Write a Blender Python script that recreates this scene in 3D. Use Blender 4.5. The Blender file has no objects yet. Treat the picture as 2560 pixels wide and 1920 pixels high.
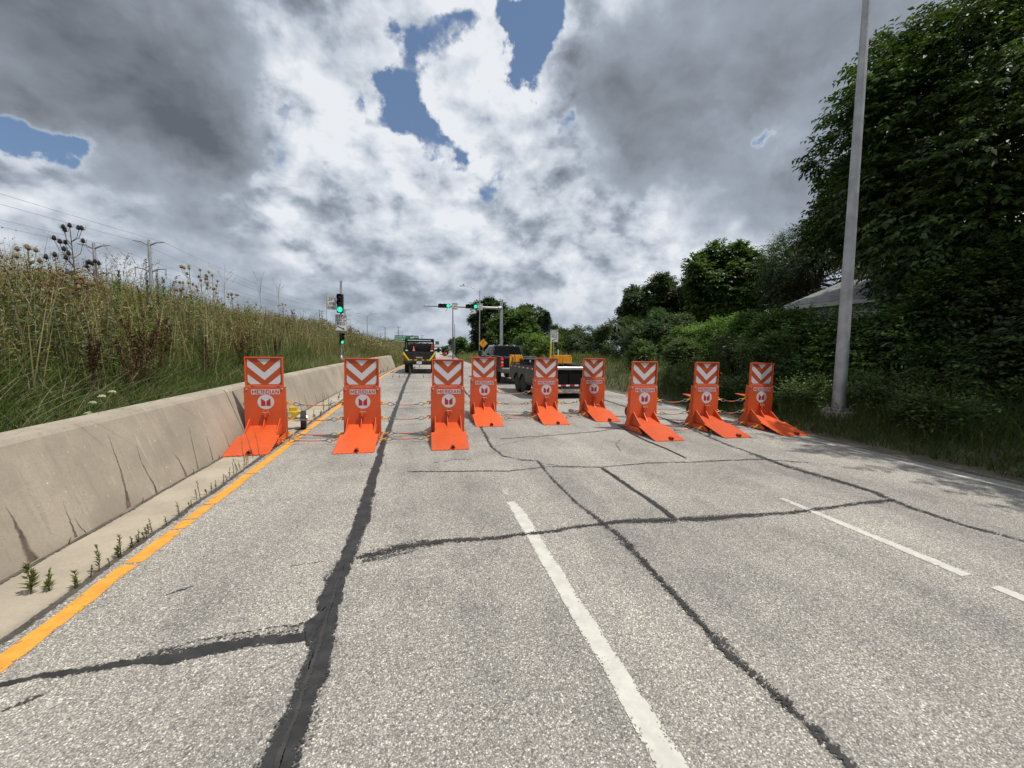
import bpy, bmesh, math, random
import numpy as np
from mathutils import Vector, Matrix

random.seed(7)
R = np.random.default_rng(11)
scene = bpy.context.scene
COL = scene.collection

# ------------------------------------------------------------------ camera
CAM_H = 1.9506
YAW, PITCH, ROLL = math.radians(13.4094), math.radians(5.2745), math.radians(-1.0737)
def cam_axes():
    f = Vector((math.sin(YAW) * math.cos(PITCH), math.cos(YAW) * math.cos(PITCH), -math.sin(PITCH)))
    r = Vector((math.cos(YAW), -math.sin(YAW), 0))
    u = r.cross(f)
    return r * math.cos(ROLL) - u * math.sin(ROLL), u * math.cos(ROLL) + r * math.sin(ROLL), f
CR, CU, CF = cam_axes()
cam_data = bpy.data.cameras.new('camera')
cam_data.sensor_width = 36.0
cam_data.lens = 987.87 / 2560 * 36.0
cam_data.clip_start = 0.05
cam_data.clip_end = 6000
cam = bpy.data.objects.new('camera', cam_data)
COL.objects.link(cam)
m = Matrix((CR, CU, -CF)).transposed().to_4x4()
m.translation = Vector((0, 0, CAM_H))
cam.matrix_world = m
scene.camera = cam

# ------------------------------------------------------------------ sun
SUN_EL = math.radians(63)
SUN_AZ = Vector((0.86, -0.51, 0)).normalized()            # horizontal direction towards the sun
SUN_DIR = Vector((SUN_AZ.x * math.cos(SUN_EL), SUN_AZ.y * math.cos(SUN_EL), math.sin(SUN_EL)))
sd = bpy.data.lights.new('sun', 'SUN')
sd.energy = 4.3
sd.angle = math.radians(0.5)
sd.color = (1.0, 0.95, 0.87)
sun = bpy.data.objects.new('sun', sd)
COL.objects.link(sun)
sun.rotation_euler = SUN_DIR.to_track_quat('Z', 'Y').to_euler()

scene.view_settings.view_transform = 'Standard'
scene.view_settings.look = 'None'
scene.view_settings.exposure = 0.0
scene.view_settings.gamma = 1.0
scene.view_settings.use_curve_mapping = False
scene.render.engine = 'CYCLES'
scene.cycles.max_bounces = 6
scene.cycles.transparent_max_bounces = 12
scene.cycles.caustics_reflective = False
scene.cycles.caustics_refractive = False

# ------------------------------------------------------------------ node helper
class NT:
    def __init__(s, tree):
        s.t = tree; s.n = tree.nodes; s.l = tree.links
    def new(s, typ, **kw):
        n = s.n.new(typ)
        for k, v in kw.items(): setattr(n, k, v)
        return n
    def put(s, sock, v):
        if v is None: return
        if isinstance(v, bpy.types.NodeSocket): s.l.new(v, sock)
        elif isinstance(v, bpy.types.Node): s.l.new(v.outputs[0], sock)
        else:
            if hasattr(sock, 'default_value'):
                if sock.type == 'RGBA' and len(v) == 3: v = (*v, 1)
                sock.default_value = v
    def math(s, op, a, b=None, c=None, clamp=False):
        n = s.new('ShaderNodeMath', operation=op, use_clamp=clamp)
        for i, v in enumerate((a, b, c)):
            if v is not None: s.put(n.inputs[i], v)
        return n.outputs[0]
    def vmath(s, op, a, b=None, scale=None):
        n = s.new('ShaderNodeVectorMath', operation=op)
        s.put(n.inputs[0], a)
        if b is not None: s.put(n.inputs[1], b)
        if scale is not None: s.put(n.inputs['Scale'], scale)
        return n.outputs['Value'] if op in ('DOT_PRODUCT', 'LENGTH', 'DISTANCE') else n.outputs[0]
    def noise(s, vec, scale, detail=3, rough=0.5, dist=0.0, lac=2.0, out='Fac'):
        n = s.new('ShaderNodeTexNoise')
        s.put(n.inputs['Vector'], vec)
        for k, v in (('Scale', scale), ('Detail', detail), ('Roughness', rough), ('Distortion', dist), ('Lacunarity', lac)):
            s.put(n.inputs[k], v)
        return n.outputs[out]
    def voro(s, vec, scale, feature='F1', out='Distance', rand=1.0):
        n = s.new('ShaderNodeTexVoronoi', feature=feature)
        s.put(n.inputs['Vector'], vec); s.put(n.inputs['Scale'], scale); s.put(n.inputs['Randomness'], rand)
        return n.outputs[out]
    def ramp(s, fac, stops, interp='LINEAR'):
        n = s.new('ShaderNodeValToRGB')
        cr = n.color_ramp; cr.interpolation = interp
        while len(cr.elements) > 1: cr.elements.remove(cr.elements[-1])
        for i, (p, c) in enumerate(stops):
            e = cr.elements[0] if i == 0 else cr.elements.new(p)
            e.position = p
            if not hasattr(c, '__len__'): c = (c, c, c)
            e.color = (*c, 1) if len(c) == 3 else c
        s.put(n.inputs['Fac'], fac)
        return n.outputs['Color']
    def smooth(s, x, a, b, lo=0.0, hi=1.0):
        n = s.new('ShaderNodeMapRange', interpolation_type='SMOOTHSTEP')
        s.put(n.inputs['Value'], x)
        for k, v in (('From Min', a), ('From Max', b), ('To Min', lo), ('To Max', hi)): s.put(n.inputs[k], v)
        return n.outputs[0]
    def lin(s, x, a, b, lo=0.0, hi=1.0):
        n = s.new('ShaderNodeMapRange')
        s.put(n.inputs['Value'], x)
        for k, v in (('From Min', a), ('From Max', b), ('To Min', lo), ('To Max', hi)): s.put(n.inputs[k], v)
        return n.outputs[0]
    def mix(s, fac, a, b, blend='MIX'):
        n = s.new('ShaderNodeMix', data_type='RGBA', blend_type=blend)
        s.put(n.inputs[0], fac); s.put(n.inputs[6], a); s.put(n.inputs[7], b)
        return n.outputs[2]
    def sep(s, v):
        n = s.new('ShaderNodeSeparateXYZ'); s.put(n.inputs[0], v); return n.outputs
    def comb(s, x, y, z):
        n = s.new('ShaderNodeCombineXYZ')
        for i, v in enumerate((x, y, z)): s.put(n.inputs[i], v)
        return n.outputs[0]

# ------------------------------------------------------------------ sky
def bearing(px, py):
    """unit vector of a compass bearing / height in the sky, from its place in the 2212 px wide photograph"""
    s = 2560 / 2212
    return (CF + CR * ((px * s - 1280) / 987.87) - CU * ((py * s - 960) / 987.87)).normalized()

def make_world():
    w = bpy.data.worlds.new('World'); scene.world = w; w.use_nodes = True
    nt = NT(w.node_tree); nt.n.clear()
    S = 0.1
    sky = nt.new('ShaderNodeTexSky', sky_type='NISHITA')
    sky.sun_disc = False; sky.sun_elevation = SUN_EL
    sky.sun_rotation = math.atan2(SUN_AZ.x, SUN_AZ.y)
    sky.air_density = 1.0; sky.dust_density = 1.0; sky.ozone_density = 2.0
    d = nt.vmath('NORMALIZE', nt.new('ShaderNodeTexCoord').outputs['Generated'])
    # irregular outlines: the direction is stirred before the cloud masses are laid out
    wa = nt.vmath('SUBTRACT', nt.noise(d, 4.0, 8, 0.57, out='Color'), (0.5, 0.5, 0.5))
    dw = nt.vmath('NORMALIZE', nt.vmath('ADD', d, nt.vmath('SCALE', wa, scale=0.42)))
    def blobs(lst, start):
        acc = start
        for px, py, sig, wt in lst:
            k = 1 / math.radians(sig) ** 2
            dot = nt.vmath('DOT_PRODUCT', dw, tuple(bearing(px, py)))
            e = nt.math('EXPONENT', nt.math('MULTIPLY_ADD', dot, k, -k))
            acc = nt.math('MULTIPLY_ADD', e, wt, acc)
        return acc
    COVER = [(975, 50, 1.7, -.75), (910, 120, 1.7, -.8), (870, 205, 1.8, -.85), (845, 258, 2.0, -.9), (785, 292, 1.7, -.8),
             (560, 300, 2.0, -.75), (630, 312, 1.7, -.7), (690, 300, 1.4, -.6), (955, 300, 1.7, -.8), (1000, 345, 1.6, -.85), (925, 262, 1.7, -.65), (1050, 400, 1.4, -.45),
             (760, 415, 2.0, -.75), (50, 322, 1.9, -.85), (140, 338, 1.9, -.8), (1160, 55, 2.6, -1.0), (1140, 15, 2.4, -1.0), (1120, 95, 1.6, -.6),
             (1250, 235, 1.8, -.75), (1590, 285, 1.6, -.85), (1630, 258, 1.3, -.7), (1080, 425, 1.6, -.5), 
             (150, 150, 14, .5), (1500, 180, 14, .5), (400, 420, 8, .3), (1000, 500, 10, .3), (1000, 170, 4.5, .25), (720, 150, 5, .3)]
    DARK = [(60, 100, 9, .75), (250, 130, 9, .75), (400, 240, 6, .55), (300, 300, 4, .4), (480, 290, 3.2, .4), (150, 240, 5, .3), (560, 60, 4.5, .3),
            (1430, 110, 7, .45), (1560, 60, 7, .45), (1330, 170, 4.5, .38), (1480, 300, 5, .42), (1400, 330, 4, .34), (1600, 410, 6, .62), (1480, 440, 4, .42),
            (1690, 440, 5, .5), (1750, 60, 7, .55), (1960, 40, 8, .45), (1250, 370, 3, .3), (1700, 180, 4, .25), (1880, 200, 5, .35),
            (945, 405, 2.2, .50), (330, 460, 4.5, .12), (520, 480, 4, .1), (760, 555, 4, .30), (600, 575, 4, .30), (1050, 580, 6, .40), (950, 530, 3.5, .2),
            (420, 590, 6, .4), (200, 470, 5, .3), (100, 520, 6, .35), (1200, 560, 5, .25), (800, 650, 5, .2),
            (790, 100, 4.5, -.35), (840, 40, 3.5, -.25), (720, 215, 4, -.3), (1050, 160, 5, -.35), (950, 240, 3, -.3), (1160, 260, 4, -.35),
            (700, 345, 4.5, -.4), (130, 400, 4.5, -.85), (380, 385, 5, -.6), (40, 440, 4, -.6), (600, 400, 4, -.3), (870, 330, 3.5, -.35), (1120, 430, 5, -.35), (1280, 520, 5, -.25), (1000, 460, 4, -.2),
            (1640, 250, 3.2, -.55), (1560, 330, 2.5, -.4), (1700, 200, 3, -.3), (1460, 560, 6, -.35), (640, 460, 4, -.2), (850, 440, 4, -.2)]
    cov = nt.math('MULTIPLY', blobs(COVER, 0.0), 0.80)
    drk = nt.math('MULTIPLY', blobs(DARK, 0.0), 0.33)
    # cloud plane
    x, y, z = nt.sep(d)
    den = nt.math('ADD', nt.math('MAXIMUM', z, 0.0), 0.85)
    p = nt.comb(nt.math('DIVIDE', x, den), nt.math('DIVIDE', y, den), nt.math('DIVIDE', nt.math('MULTIPLY', z, 1.3), den))
    def worley(v, sc, det):
        n = nt.new('ShaderNodeTexVoronoi', feature='F1'); n.normalize = True
        nt.put(n.inputs['Vector'], v); nt.put(n.inputs['Scale'], sc); nt.put(n.inputs['Detail'], det); nt.put(n.inputs['Roughness'], 0.55); nt.put(n.inputs['Lacunarity'], 2.1)
        return n.outputs['Distance']
    pw = nt.vmath('ADD', p, nt.vmath('SCALE', wa, scale=0.20))
    L = 0.03
    n0 = nt.noise(p, 4.6, 8, 0.52, 0.1)
    w0 = worley(pw, 7.5, 2.8)
    w1 = worley(nt.vmath('ADD', pw, (SUN_AZ.x * L, SUN_AZ.y * L, 0.05)), 7.5, 2.4)
    low = nt.noise(nt.vmath('ADD', p, (3.1, 1.7, 0)), 2.9, 3, 0.45)
    nn = nt.math('MULTIPLY_ADD', nt.math('SUBTRACT', n0, 0.5), 1.7, nt.math('MULTIPLY', nt.math('SUBTRACT', 0.30, w0), 1.5))
    rel = nt.math('SUBTRACT', w1, w0)
    m0 = nt.noise(p, 13.0, 5, 0.55, 0.15)
    m1 = nt.noise(nt.vmath('ADD', p, (SUN_AZ.x * .02, SUN_AZ.y * .02, .035)), 13.0, 4, 0.55, 0.15)
    rel2 = nt.math('SUBTRACT', m1, m0)
    dens = nt.math('ADD', nt.math('MULTIPLY_ADD', nn, 0.9, 0.42), cov)
    alpha = nt.smooth(dens, -0.02, 0.26)
    # thickness shading: thin rims are white, deep masses grey underneath
    t = nt.math('MULTIPLY_ADD', nt.math('MULTIPLY', nt.math('SUBTRACT', low, 0.5), nt.smooth(drk, .0, .35, 1.25, .55)), 1.0, 0.315)
    t = nt.math('MULTIPLY_ADD', nn, 0.10, t)
    t = nt.math('MULTIPLY_ADD', nt.math('MULTIPLY', rel, nt.smooth(drk, .02, .30, 1.0, .40)), -1.35, t)
    t = nt.math('ADD', t, drk)
    t = nt.math('MULTIPLY_ADD', nt.math('MULTIPLY', rel2, nt.smooth(drk, .02, .30, 1.0, .15)), nt.lin(z, .0, .4, .9, 1.5), t)
    t = nt.math('MULTIPLY', t, nt.smooth(dens, -0.05, 0.40, 0.45, 1.0))
    c = nt.ramp(t, [(0.0, (.82, .85, .895)), (0.20, (.67, .715, .785)), (0.36, (.545, .600, .675)), (0.56, (.355, .405, .475)), (0.80, (.220, .247, .290)), (1.0, (.125, .142, .168))])
    # far clouds sink into blue-grey air
    hz = nt.smooth(z, 0.0, 0.20)
    c = nt.mix(nt.math('MULTIPLY_ADD', hz, 0.50, 0.50), (.345, .41, .495), c)
    base = nt.vmath('SCALE', nt.mix(0.45, sky.outputs[0], (1.7, 2.7, 4.7)), scale=1.0)
    cs = nt.vmath('SCALE', c, scale=1.0 / S)
    fin = nt.mix(alpha, base, cs)
    bg = nt.new('ShaderNodeBackground'); nt.put(bg.inputs['Color'], fin); bg.inputs['Strength'].default_value = S
    out = nt.new('ShaderNodeOutputWorld'); nt.l.new(bg.outputs[0], out.inputs[0])
    w.cycles.sampling_method = 'MANUAL'; w.cycles.sample_map_resolution = 512
make_world()

# ------------------------------------------------------------------ tagging
def tag(o, label=None, cat=None, group=None, kind=None):
    if label: o['label'] = label
    if cat: o['category'] = cat
    if group: o['group'] = group
    if kind: o['kind'] = kind
    return o
def thing(name, label, cat, loc=(0, 0, 0), rz=0.0, group=None, tilt=(0, 0)):
    o = bpy.data.objects.new(name, None); COL.objects.link(o)
    o.empty_display_size = 0.2
    o.location = loc; o.rotation_euler = (tilt[0], tilt[1], rz)
    return tag(o, label, cat, group)
LEAN = -0.031      # the carriageway has cross-fall: true plumb leans this much to the left of the road's normal
def dup(o, parent=None):
    c = o.copy(); COL.objects.link(c)
    if parent is not None: c.parent = parent
    for ch in o.children: dup(ch, c)
    return c

# ------------------------------------------------------------------ mesh builder
class MB:
    def __init__(s): s.v = []; s.f = []; s.m = []
    def add(s, vs, fs, mi=0):
        k = len(s.v); s.v += [tuple(map(float, v)) for v in vs]
        for f in fs: s.f.append(tuple(i + k for i in f)); s.m.append(mi)
        return s
    def box(s, c, d, mi=0, rz=0.0, M=None):
        hx, hy, hz = d[0] / 2, d[1] / 2, d[2] / 2
        vs = [Vector((x, y, z)) for z in (-hz, hz) for y in (-hy, hy) for x in (-hx, hx)]
        rot = M if M is not None else Matrix.Rotation(rz, 3, 'Z')
        vs = [rot @ v + Vector(c) for v in vs]
        return s.add(vs, [(0, 2, 3, 1), (4, 5, 7, 6), (0, 1, 5, 4), (2, 6, 7, 3), (0, 4, 6, 2), (1, 3, 7, 5)], mi)
    def bar(s, a, b, w, h, mi=0):
        a, b = Vector(a), Vector(b); d = (b - a)
        q = d.to_track_quat('Y', 'Z').to_matrix()
        return s.box((a + b) / 2, (w, d.length, h), mi, M=q)
    def prism(s, poly, axis, a, b, mi=0):
        """polygon in the plane across 'axis' ('x': (y,z)  'y': (x,z)  'z': (x,y)) pulled from a to b"""
        def P(q, t): return {'x': (t, q[0], q[1]), 'y': (q[0], t, q[1]), 'z': (q[0], q[1], t)}[axis]
        n = len(poly)
        vs = [P(q, a) for q in poly] + [P(q, b) for q in poly]
        fs = [tuple(range(n))[::-1], tuple(range(n, 2 * n))] + [(i, (i + 1) % n, n + (i + 1) % n, n + i) for i in range(n)]
        return s.add(vs, fs, mi)
    def tube(s, pts, r, n=8, mi=0, caps=True):
        pts = [Vector(p) for p in pts]; k = len(pts)
        rs = r if hasattr(r, '__len__') else [r] * k
        vs = []; up = None
        for i, p in enumerate(pts):
            d = (pts[min(i + 1, k - 1)] - pts[max(i - 1, 0)]).normalized()
            if up is None: up = Vector((0, 0, 1)) if abs(d.z) < .9 else Vector((1, 0, 0))
            a = d.cross(up)
            if a.length < 1e-5: a = d.orthogonal()
            a.normalize(); b = a.cross(d).normalized(); up = b
            for j in range(n):
                t = 2 * math.pi * j / n
                vs.append(p + (a * math.cos(t) + b * math.sin(t)) * rs[i])
        fs = [(i * n + j, i * n + (j + 1) % n, (i + 1) * n + (j + 1) % n, (i + 1) * n + j) for i in range(k - 1) for j in range(n)]
        if caps: fs += [tuple(range(n))[::-1], tuple(range((k - 1) * n, k * n))]
        return s.add(vs, fs, mi)
    def ring(s, c, axis, Rr, r, n=14, m=6, mi=0, arc=(0, 2 * math.pi), sx=1.0):
        ax = Vector(axis).normalized(); a = ax.orthogonal().normalized(); b = ax.cross(a)
        full = abs(arc[1] - arc[0] - 2 * math.pi) < 1e-4
        pts = [Vector(c) + (a * math.cos(t) * sx + b * math.sin(t)) * Rr for t in np.linspace(arc[0], arc[1], n + 1)]
        return s.tube(pts, r, m, mi, caps=not full)
    def lathe(s, prof, n=16, mi=0, c=(0, 0, 0), M=None):
        """profile of (r, z) turned about z (M re-orients)"""
        k = len(prof); vs = []
        for r, z in prof:
            for j in range(n):
                t = 2 * math.pi * j / n
                q = Vector((r * math.cos(t), r * math.sin(t), z))
                if M is not None: q = M @ q
                vs.append(q + Vector(c))
        fs = [(i * n + j, i * n + (j + 1) % n, (i + 1) * n + (j + 1) % n, (i + 1) * n + j) for i in range(k - 1) for j in range(n)]
        if prof[0][0] > 1e-6: fs.append(tuple(range(n))[::-1])
        if prof[-1][0] > 1e-6: fs.append(tuple(range((k - 1) * n, k * n)))
        return s.add(vs, fs, mi)
    def text(s, st, cx, cz, h, y, mi=0, bold=0.0, wmax=None, width=None, align=0, M=None):
        """lettering of cap height h in the xz plane facing -y; align 0 centred, -1 starts at cx"""
        vs, fs = glyphs(st, bold)
        if not len(vs): return s
        vs = vs.copy()
        vs *= h / 0.729
        x0, x1 = vs[:, 0].min(), vs[:, 0].max()
        k = 1.0
        if width: k = width / (x1 - x0)
        elif wmax and x1 - x0 > wmax: k = wmax / (x1 - x0)
        X = (vs[:, 0] - ((x0 + x1) / 2 if align == 0 else x0)) * k + cx
        return s.add([(a, y, b + cz - h / 2) for a, b in zip(X, vs[:, 1])], fs, mi)
    def flat(s, poly, y, mi=0, t=0.0):
        """polygon of (x, z) in the xz plane facing -y; t gives it thickness behind"""
        if t: return s.prism(poly, 'y', y, y + t, mi)
        return s.add([(a, y, b) for a, b in poly], [tuple(range(len(poly)))], mi)
    def build(s, name, mats, parent=None, smooth=False, bevel=0.0, kind=None):
        me = bpy.data.meshes.new(name)
        me.from_pydata(s.v, [], s.f)
        if not isinstance(mats, (list, tuple)): mats = [mats]
        for mt in mats: me.materials.append(mt)
        if len(mats) > 1: me.polygons.foreach_set('material_index', s.m)
        bm = bmesh.new(); bm.from_mesh(me)
        bmesh.ops.recalc_face_normals(bm, faces=bm.faces[:]) if all(len(f) for f in s.f) and bevel >= 0 else None
        if bevel > 0:
            ed = [e for e in bm.edges if len(e.link_faces) == 2 and e.calc_face_angle(0) > .5]
            bmesh.ops.bevel(bm, geom=ed, offset=bevel, segments=1, affect='EDGES', clamp_overlap=True)
        bm.to_mesh(me); bm.free()
        if smooth:
            me.polygons.foreach_set('use_smooth', [True] * len(me.polygons))
            me.set_sharp_from_angle(angle=math.radians(38))
        me.update()
        o = bpy.data.objects.new(name, me); COL.objects.link(o)
        if parent is not None: o.parent = parent
        if kind: o['kind'] = kind
        return o

# block capitals as strokes on a 0..1 by 0..1 cell
STROKES = {
 'M': [[(0, 0), (0, 1), (.5, .35), (1, 1), (1, 0)]], 'E': [[(1, 0), (0, 0), (0, 1), (1, 1)], [(0, .5), (.85, .5)]], 'I': [[(.5, 0), (.5, 1)]],
 'R': [[(0, 0), (0, 1), (.75, 1), (1, .86), (1, .62), (.75, .48), (0, .48)], [(.5, .48), (1, 0)]], 'D': [[(0, 0), (0, 1), (.65, 1), (1, .75), (1, .25), (.65, 0), (0, 0)]],
 'A': [[(0, 0), (.5, 1), (1, 0)], [(.18, .30), (.82, .30)]], 'N': [[(0, 0), (0, 1), (1, 0), (1, 1)]], 'L': [[(0, 1), (0, 0), (1, 0)]], 'F': [[(0, 0), (0, 1), (1, 1)], [(0, .5), (.8, .5)]],
 'T': [[(.5, 0), (.5, 1)], [(0, 1), (1, 1)]], 'S': [[(1, .82), (.78, 1), (.22, 1), (0, .82), (0, .64), (.2, .52), (.8, .48), (1, .36), (1, .18), (.78, 0), (.22, 0), (0, .18)]],
 'O': [[(.28, 0), (0, .22), (0, .78), (.28, 1), (.72, 1), (1, .78), (1, .22), (.72, 0), (.28, 0)]], 'C': [[(1, .78), (.72, 1), (.28, 1), (0, .78), (0, .22), (.28, 0), (.72, 0), (1, .22)]],
 'G': [[(1, .80), (.74, 1), (.28, 1), (0, .78), (0, .22), (.28, 0), (.74, 0), (1, .20), (1, .46), (.6, .46)]], 'P': [[(0, 0), (0, 1), (.75, 1), (1, .86), (1, .60), (.75, .46), (0, .46)]],
 'H': [[(0, 0), (0, 1)], [(1, 0), (1, 1)], [(0, .5), (1, .5)]]}
def block_text(b, st, cx, cz, h, y, width, wt=.20, gap=.34):
    wd = [(.34 if ch == ' ' else .001 if ch == 'I' else 1.18 if ch == 'M' else .92) for ch in st]
    tot = sum(wd) + gap * (len(st) - 1); k = width / (tot + wt); x = cx - width / 2 + wt * k / 2; t = wt * k
    hh = h - t
    for ch, w in zip(st, wd):
        for ln in STROKES.get(ch, []):
            P = [Vector((x + (0 if ch == 'I' else u) * w * k, cz - hh / 2 + v * hh)) for u, v in ln]
            for i, (p, q) in enumerate(zip(P[:-1], P[1:])):
                d = (q - p).normalized(); s = Vector((-d.y, d.x)) * t / 2; p2, q2 = p - d * t * .45, q + d * t * .45
                yy = y - .00012 * (i % 3) - (.00018 if ln is not STROKES[ch][0] else 0)
                b.add([(p2.x + s.x, yy, p2.y + s.y), (p2.x - s.x, yy, p2.y - s.y), (q2.x - s.x, yy, q2.y - s.y), (q2.x + s.x, yy, q2.y + s.y)], [(0, 1, 2, 3)])
        x += (w + gap) * k
    return b
_gl = {}
def glyphs(st, bold=0.0):
    key = (st, bold)
    if key not in _gl:
        cu = bpy.data.curves.new('t', 'FONT'); cu.body = st; cu.size = 1.0; cu.offset = bold; cu.resolution_u = 3
        ob = bpy.data.objects.new('t', cu); COL.objects.link(ob)
        bpy.context.view_layer.update()
        me = bpy.data.meshes.new_from_object(ob)
        vs = np.array([v.co[:2] for v in me.vertices], float).reshape(-1, 2)
        fs = [tuple(p.vertices) for p in me.polygons]
        bpy.data.objects.remove(ob); bpy.data.curves.remove(cu); bpy.data.meshes.remove(me)
        _gl[key] = (vs, fs)
    return _gl[key]

def np_mesh(name, verts, quads, mat, cols=None, parent=None, attrs=None, smooth=False, kind=None):
    verts = np.ascontiguousarray(verts, np.float32); quads = np.ascontiguousarray(quads, np.int32)
    me = bpy.data.meshes.new(name)
    n, k = quads.shape
    me.vertices.add(len(verts)); me.vertices.foreach_set('co', verts.ravel())
    me.loops.add(n * k); me.loops.foreach_set('vertex_index', quads.ravel())
    me.polygons.add(n)
    me.polygons.foreach_set('loop_start', np.arange(0, n * k, k, dtype=np.int32))
    try: me.polygons.foreach_set('loop_total', np.full(n, k, np.int32))
    except Exception: pass
    if smooth: me.polygons.foreach_set('use_smooth', np.ones(n, bool))
    for mt in (mat if isinstance(mat, (list, tuple)) else [mat]): me.materials.append(mt)
    if cols is not None:
        a = me.attributes.new('Col', 'FLOAT_COLOR', 'POINT')
        c4 = np.ones((len(verts), 4), np.float32); c4[:, :3] = cols
        a.data.foreach_set('color', c4.ravel())
    for nm, arr in (attrs or {}).items():
        a = me.attributes.new(nm, 'FLOAT', 'POINT'); a.data.foreach_set('value', np.ascontiguousarray(arr, np.float32))
    me.update(); me.validate()
    o = bpy.data.objects.new(name, me); COL.objects.link(o)
    if parent is not None: o.parent = parent
    if kind: o['kind'] = kind
    return o

def unit(a): return a / np.maximum(np.linalg.norm(a, axis=-1, keepdims=True), 1e-9)

def leaf_geo(C, D, N, L, W, col, fold=0.25):
    """pointed leaves: C base point, D direction, N rough face normal, L length, W width, col (n,3) -> verts, quads, cols"""
    n = len(C); D = unit(D); S = unit(np.cross(D, N)); U = np.cross(S, D)
    L = np.broadcast_to(np.asarray(L, float), (n,))[:, None]; W = np.broadcast_to(np.asarray(W, float), (n,))[:, None]
    mid = C + D * L * .42
    V = np.stack([C, mid + S * W * .5 + U * W * fold, C + D * L - U * L * .08, mid - S * W * .5 + U * W * fold], 1)
    q = np.arange(n * 4).reshape(n, 4)
    return V.reshape(-1, 3), q, np.repeat(col, 4, 0)

def blade_geo(P, T, W, col0, col1, bend=None, seg=3):
    """grass blades / stems: base P, tip offset T, width W; colours at foot and tip"""
    n = len(P); W = np.broadcast_to(np.asarray(W, float), (n,))[:, None]
    a = R.uniform(0, 2 * np.pi, n); S = np.stack([np.cos(a), np.sin(a), np.zeros(n)], 1)
    if bend is None: bend = np.zeros((n, 3))
    vs, cs = [], []
    for i in range(seg + 1):
        t = i / seg
        c = P + T * t + bend * t * t
        w = W * (1 - t) ** .7 * .5 + .0006
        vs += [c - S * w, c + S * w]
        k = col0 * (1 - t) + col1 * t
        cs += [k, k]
    V = np.stack(vs, 1); Cc = np.stack(cs, 1); m = 2 * (seg + 1)
    b = (np.arange(n) * m)[:, None]
    q = np.concatenate([b + np.array([2 * i, 2 * i + 1, 2 * i + 3, 2 * i + 2]) for i in range(seg)], 0)
    return V.reshape(-1, 3), q, Cc.reshape(-1, 3)

class Geo:
    def __init__(s): s.v = []; s.q = []; s.c = []; s.n = 0
    def add(s, vqc):
        v, q, c = vqc
        s.v.append(v); s.q.append(q + s.n); s.c.append(c); s.n += len(v); return s
    def build(s, name, mat, parent=None, kind=None):
        return np_mesh(name, np.concatenate(s.v), np.concatenate(s.q), mat, np.concatenate(s.c), parent, kind=kind)

def pal(cols, n, jit=.18):
    c = np.array(cols, float)[R.integers(0, len(cols), n)]
    return c * (1 + R.uniform(-jit, jit, (n, 1))) * (1 + R.uniform(-jit * .4, jit * .4, (n, 3)))

# ------------------------------------------------------------------ materials
def mat(name, base, rough=.5, metal=0.0, var=.12, vscale=6.0, bump=0.0, bscale=60.0, spec=.5, coat=0.0, dirt=None, dscale=3.0, damt=.4):
    m = bpy.data.materials.new(name); m.use_nodes = True
    nt = NT(m.node_tree); b = nt.n['Principled BSDF']
    oc = nt.new('ShaderNodeTexCoord').outputs['Object']
    col = (*base, 1)
    if var:
        f = nt.noise(oc, vscale, 4, .6)
        lo = tuple(x * (1 - var) for x in base); hi = tuple(min(1, x * (1 + var)) for x in base)
        col = nt.mix(nt.smooth(f, .3, .7), lo, hi)
    if dirt:
        g = nt.noise(oc, dscale, 6, .65)
        col = nt.mix(nt.math('MULTIPLY', nt.smooth(g, .48, .72), damt), col, dirt)
    nt.put(b.inputs['Base Color'], col)
    rr = nt.lin(nt.noise(oc, vscale * 3, 3, .6), .3, .7, max(.02, rough - .08), min(1, rough + .08))
    nt.put(b.inputs['Roughness'], rr)
    b.inputs['Metallic'].default_value = metal
    b.inputs['Specular IOR Level'].default_value = spec
    if coat: b.inputs['Coat Weight'].default_value = coat; b.inputs['Coat Roughness'].default_value = .06
    if bump:
        bn = nt.new('ShaderNodeBump'); bn.inputs['Strength'].default_value = bump; bn.inputs['Distance'].default_value = .01
        nt.put(bn.inputs['Height'], nt.noise(oc, bscale, 4, .6)); nt.l.new(bn.outputs[0], b.inputs['Normal'])
    return m
def emat(name, col, strength):
    m = bpy.data.materials.new(name); m.use_nodes = True
    b = m.node_tree.nodes['Principled BSDF']
    b.inputs['Base Color'].default_value = (*[c * .3 for c in col], 1)
    b.inputs['Emission Color'].default_value = (*col, 1); b.inputs['Emission Strength'].default_value = strength
    b.inputs['Roughness'].default_value = .25
    return m
def leafmat(name, transl=.3, rough=.5, spec=.35):
    m = bpy.data.materials.new(name); m.use_nodes = True
    nt = NT(m.node_tree); b = nt.n['Principled BSDF']
    at = nt.new('ShaderNodeAttribute', attribute_name='Col').outputs['Color']
    nt.put(b.inputs['Base Color'], at); b.inputs['Roughness'].default_value = rough; b.inputs['Specular IOR Level'].default_value = spec
    tr = nt.new('ShaderNodeBsdfTranslucent'); nt.put(tr.inputs['Color'], nt.mix(.5, at, nt.vmath('MULTIPLY', at, (1.3, 1.4, .5))))
    mx = nt.new('ShaderNodeMixShader'); mx.inputs[0].default_value = transl
    nt.l.new(b.outputs[0], mx.inputs[1]); nt.l.new(tr.outputs[0], mx.inputs[2])
    nt.l.new(mx.outputs[0], nt.n['Material Output'].inputs[0])
    return m

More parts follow.
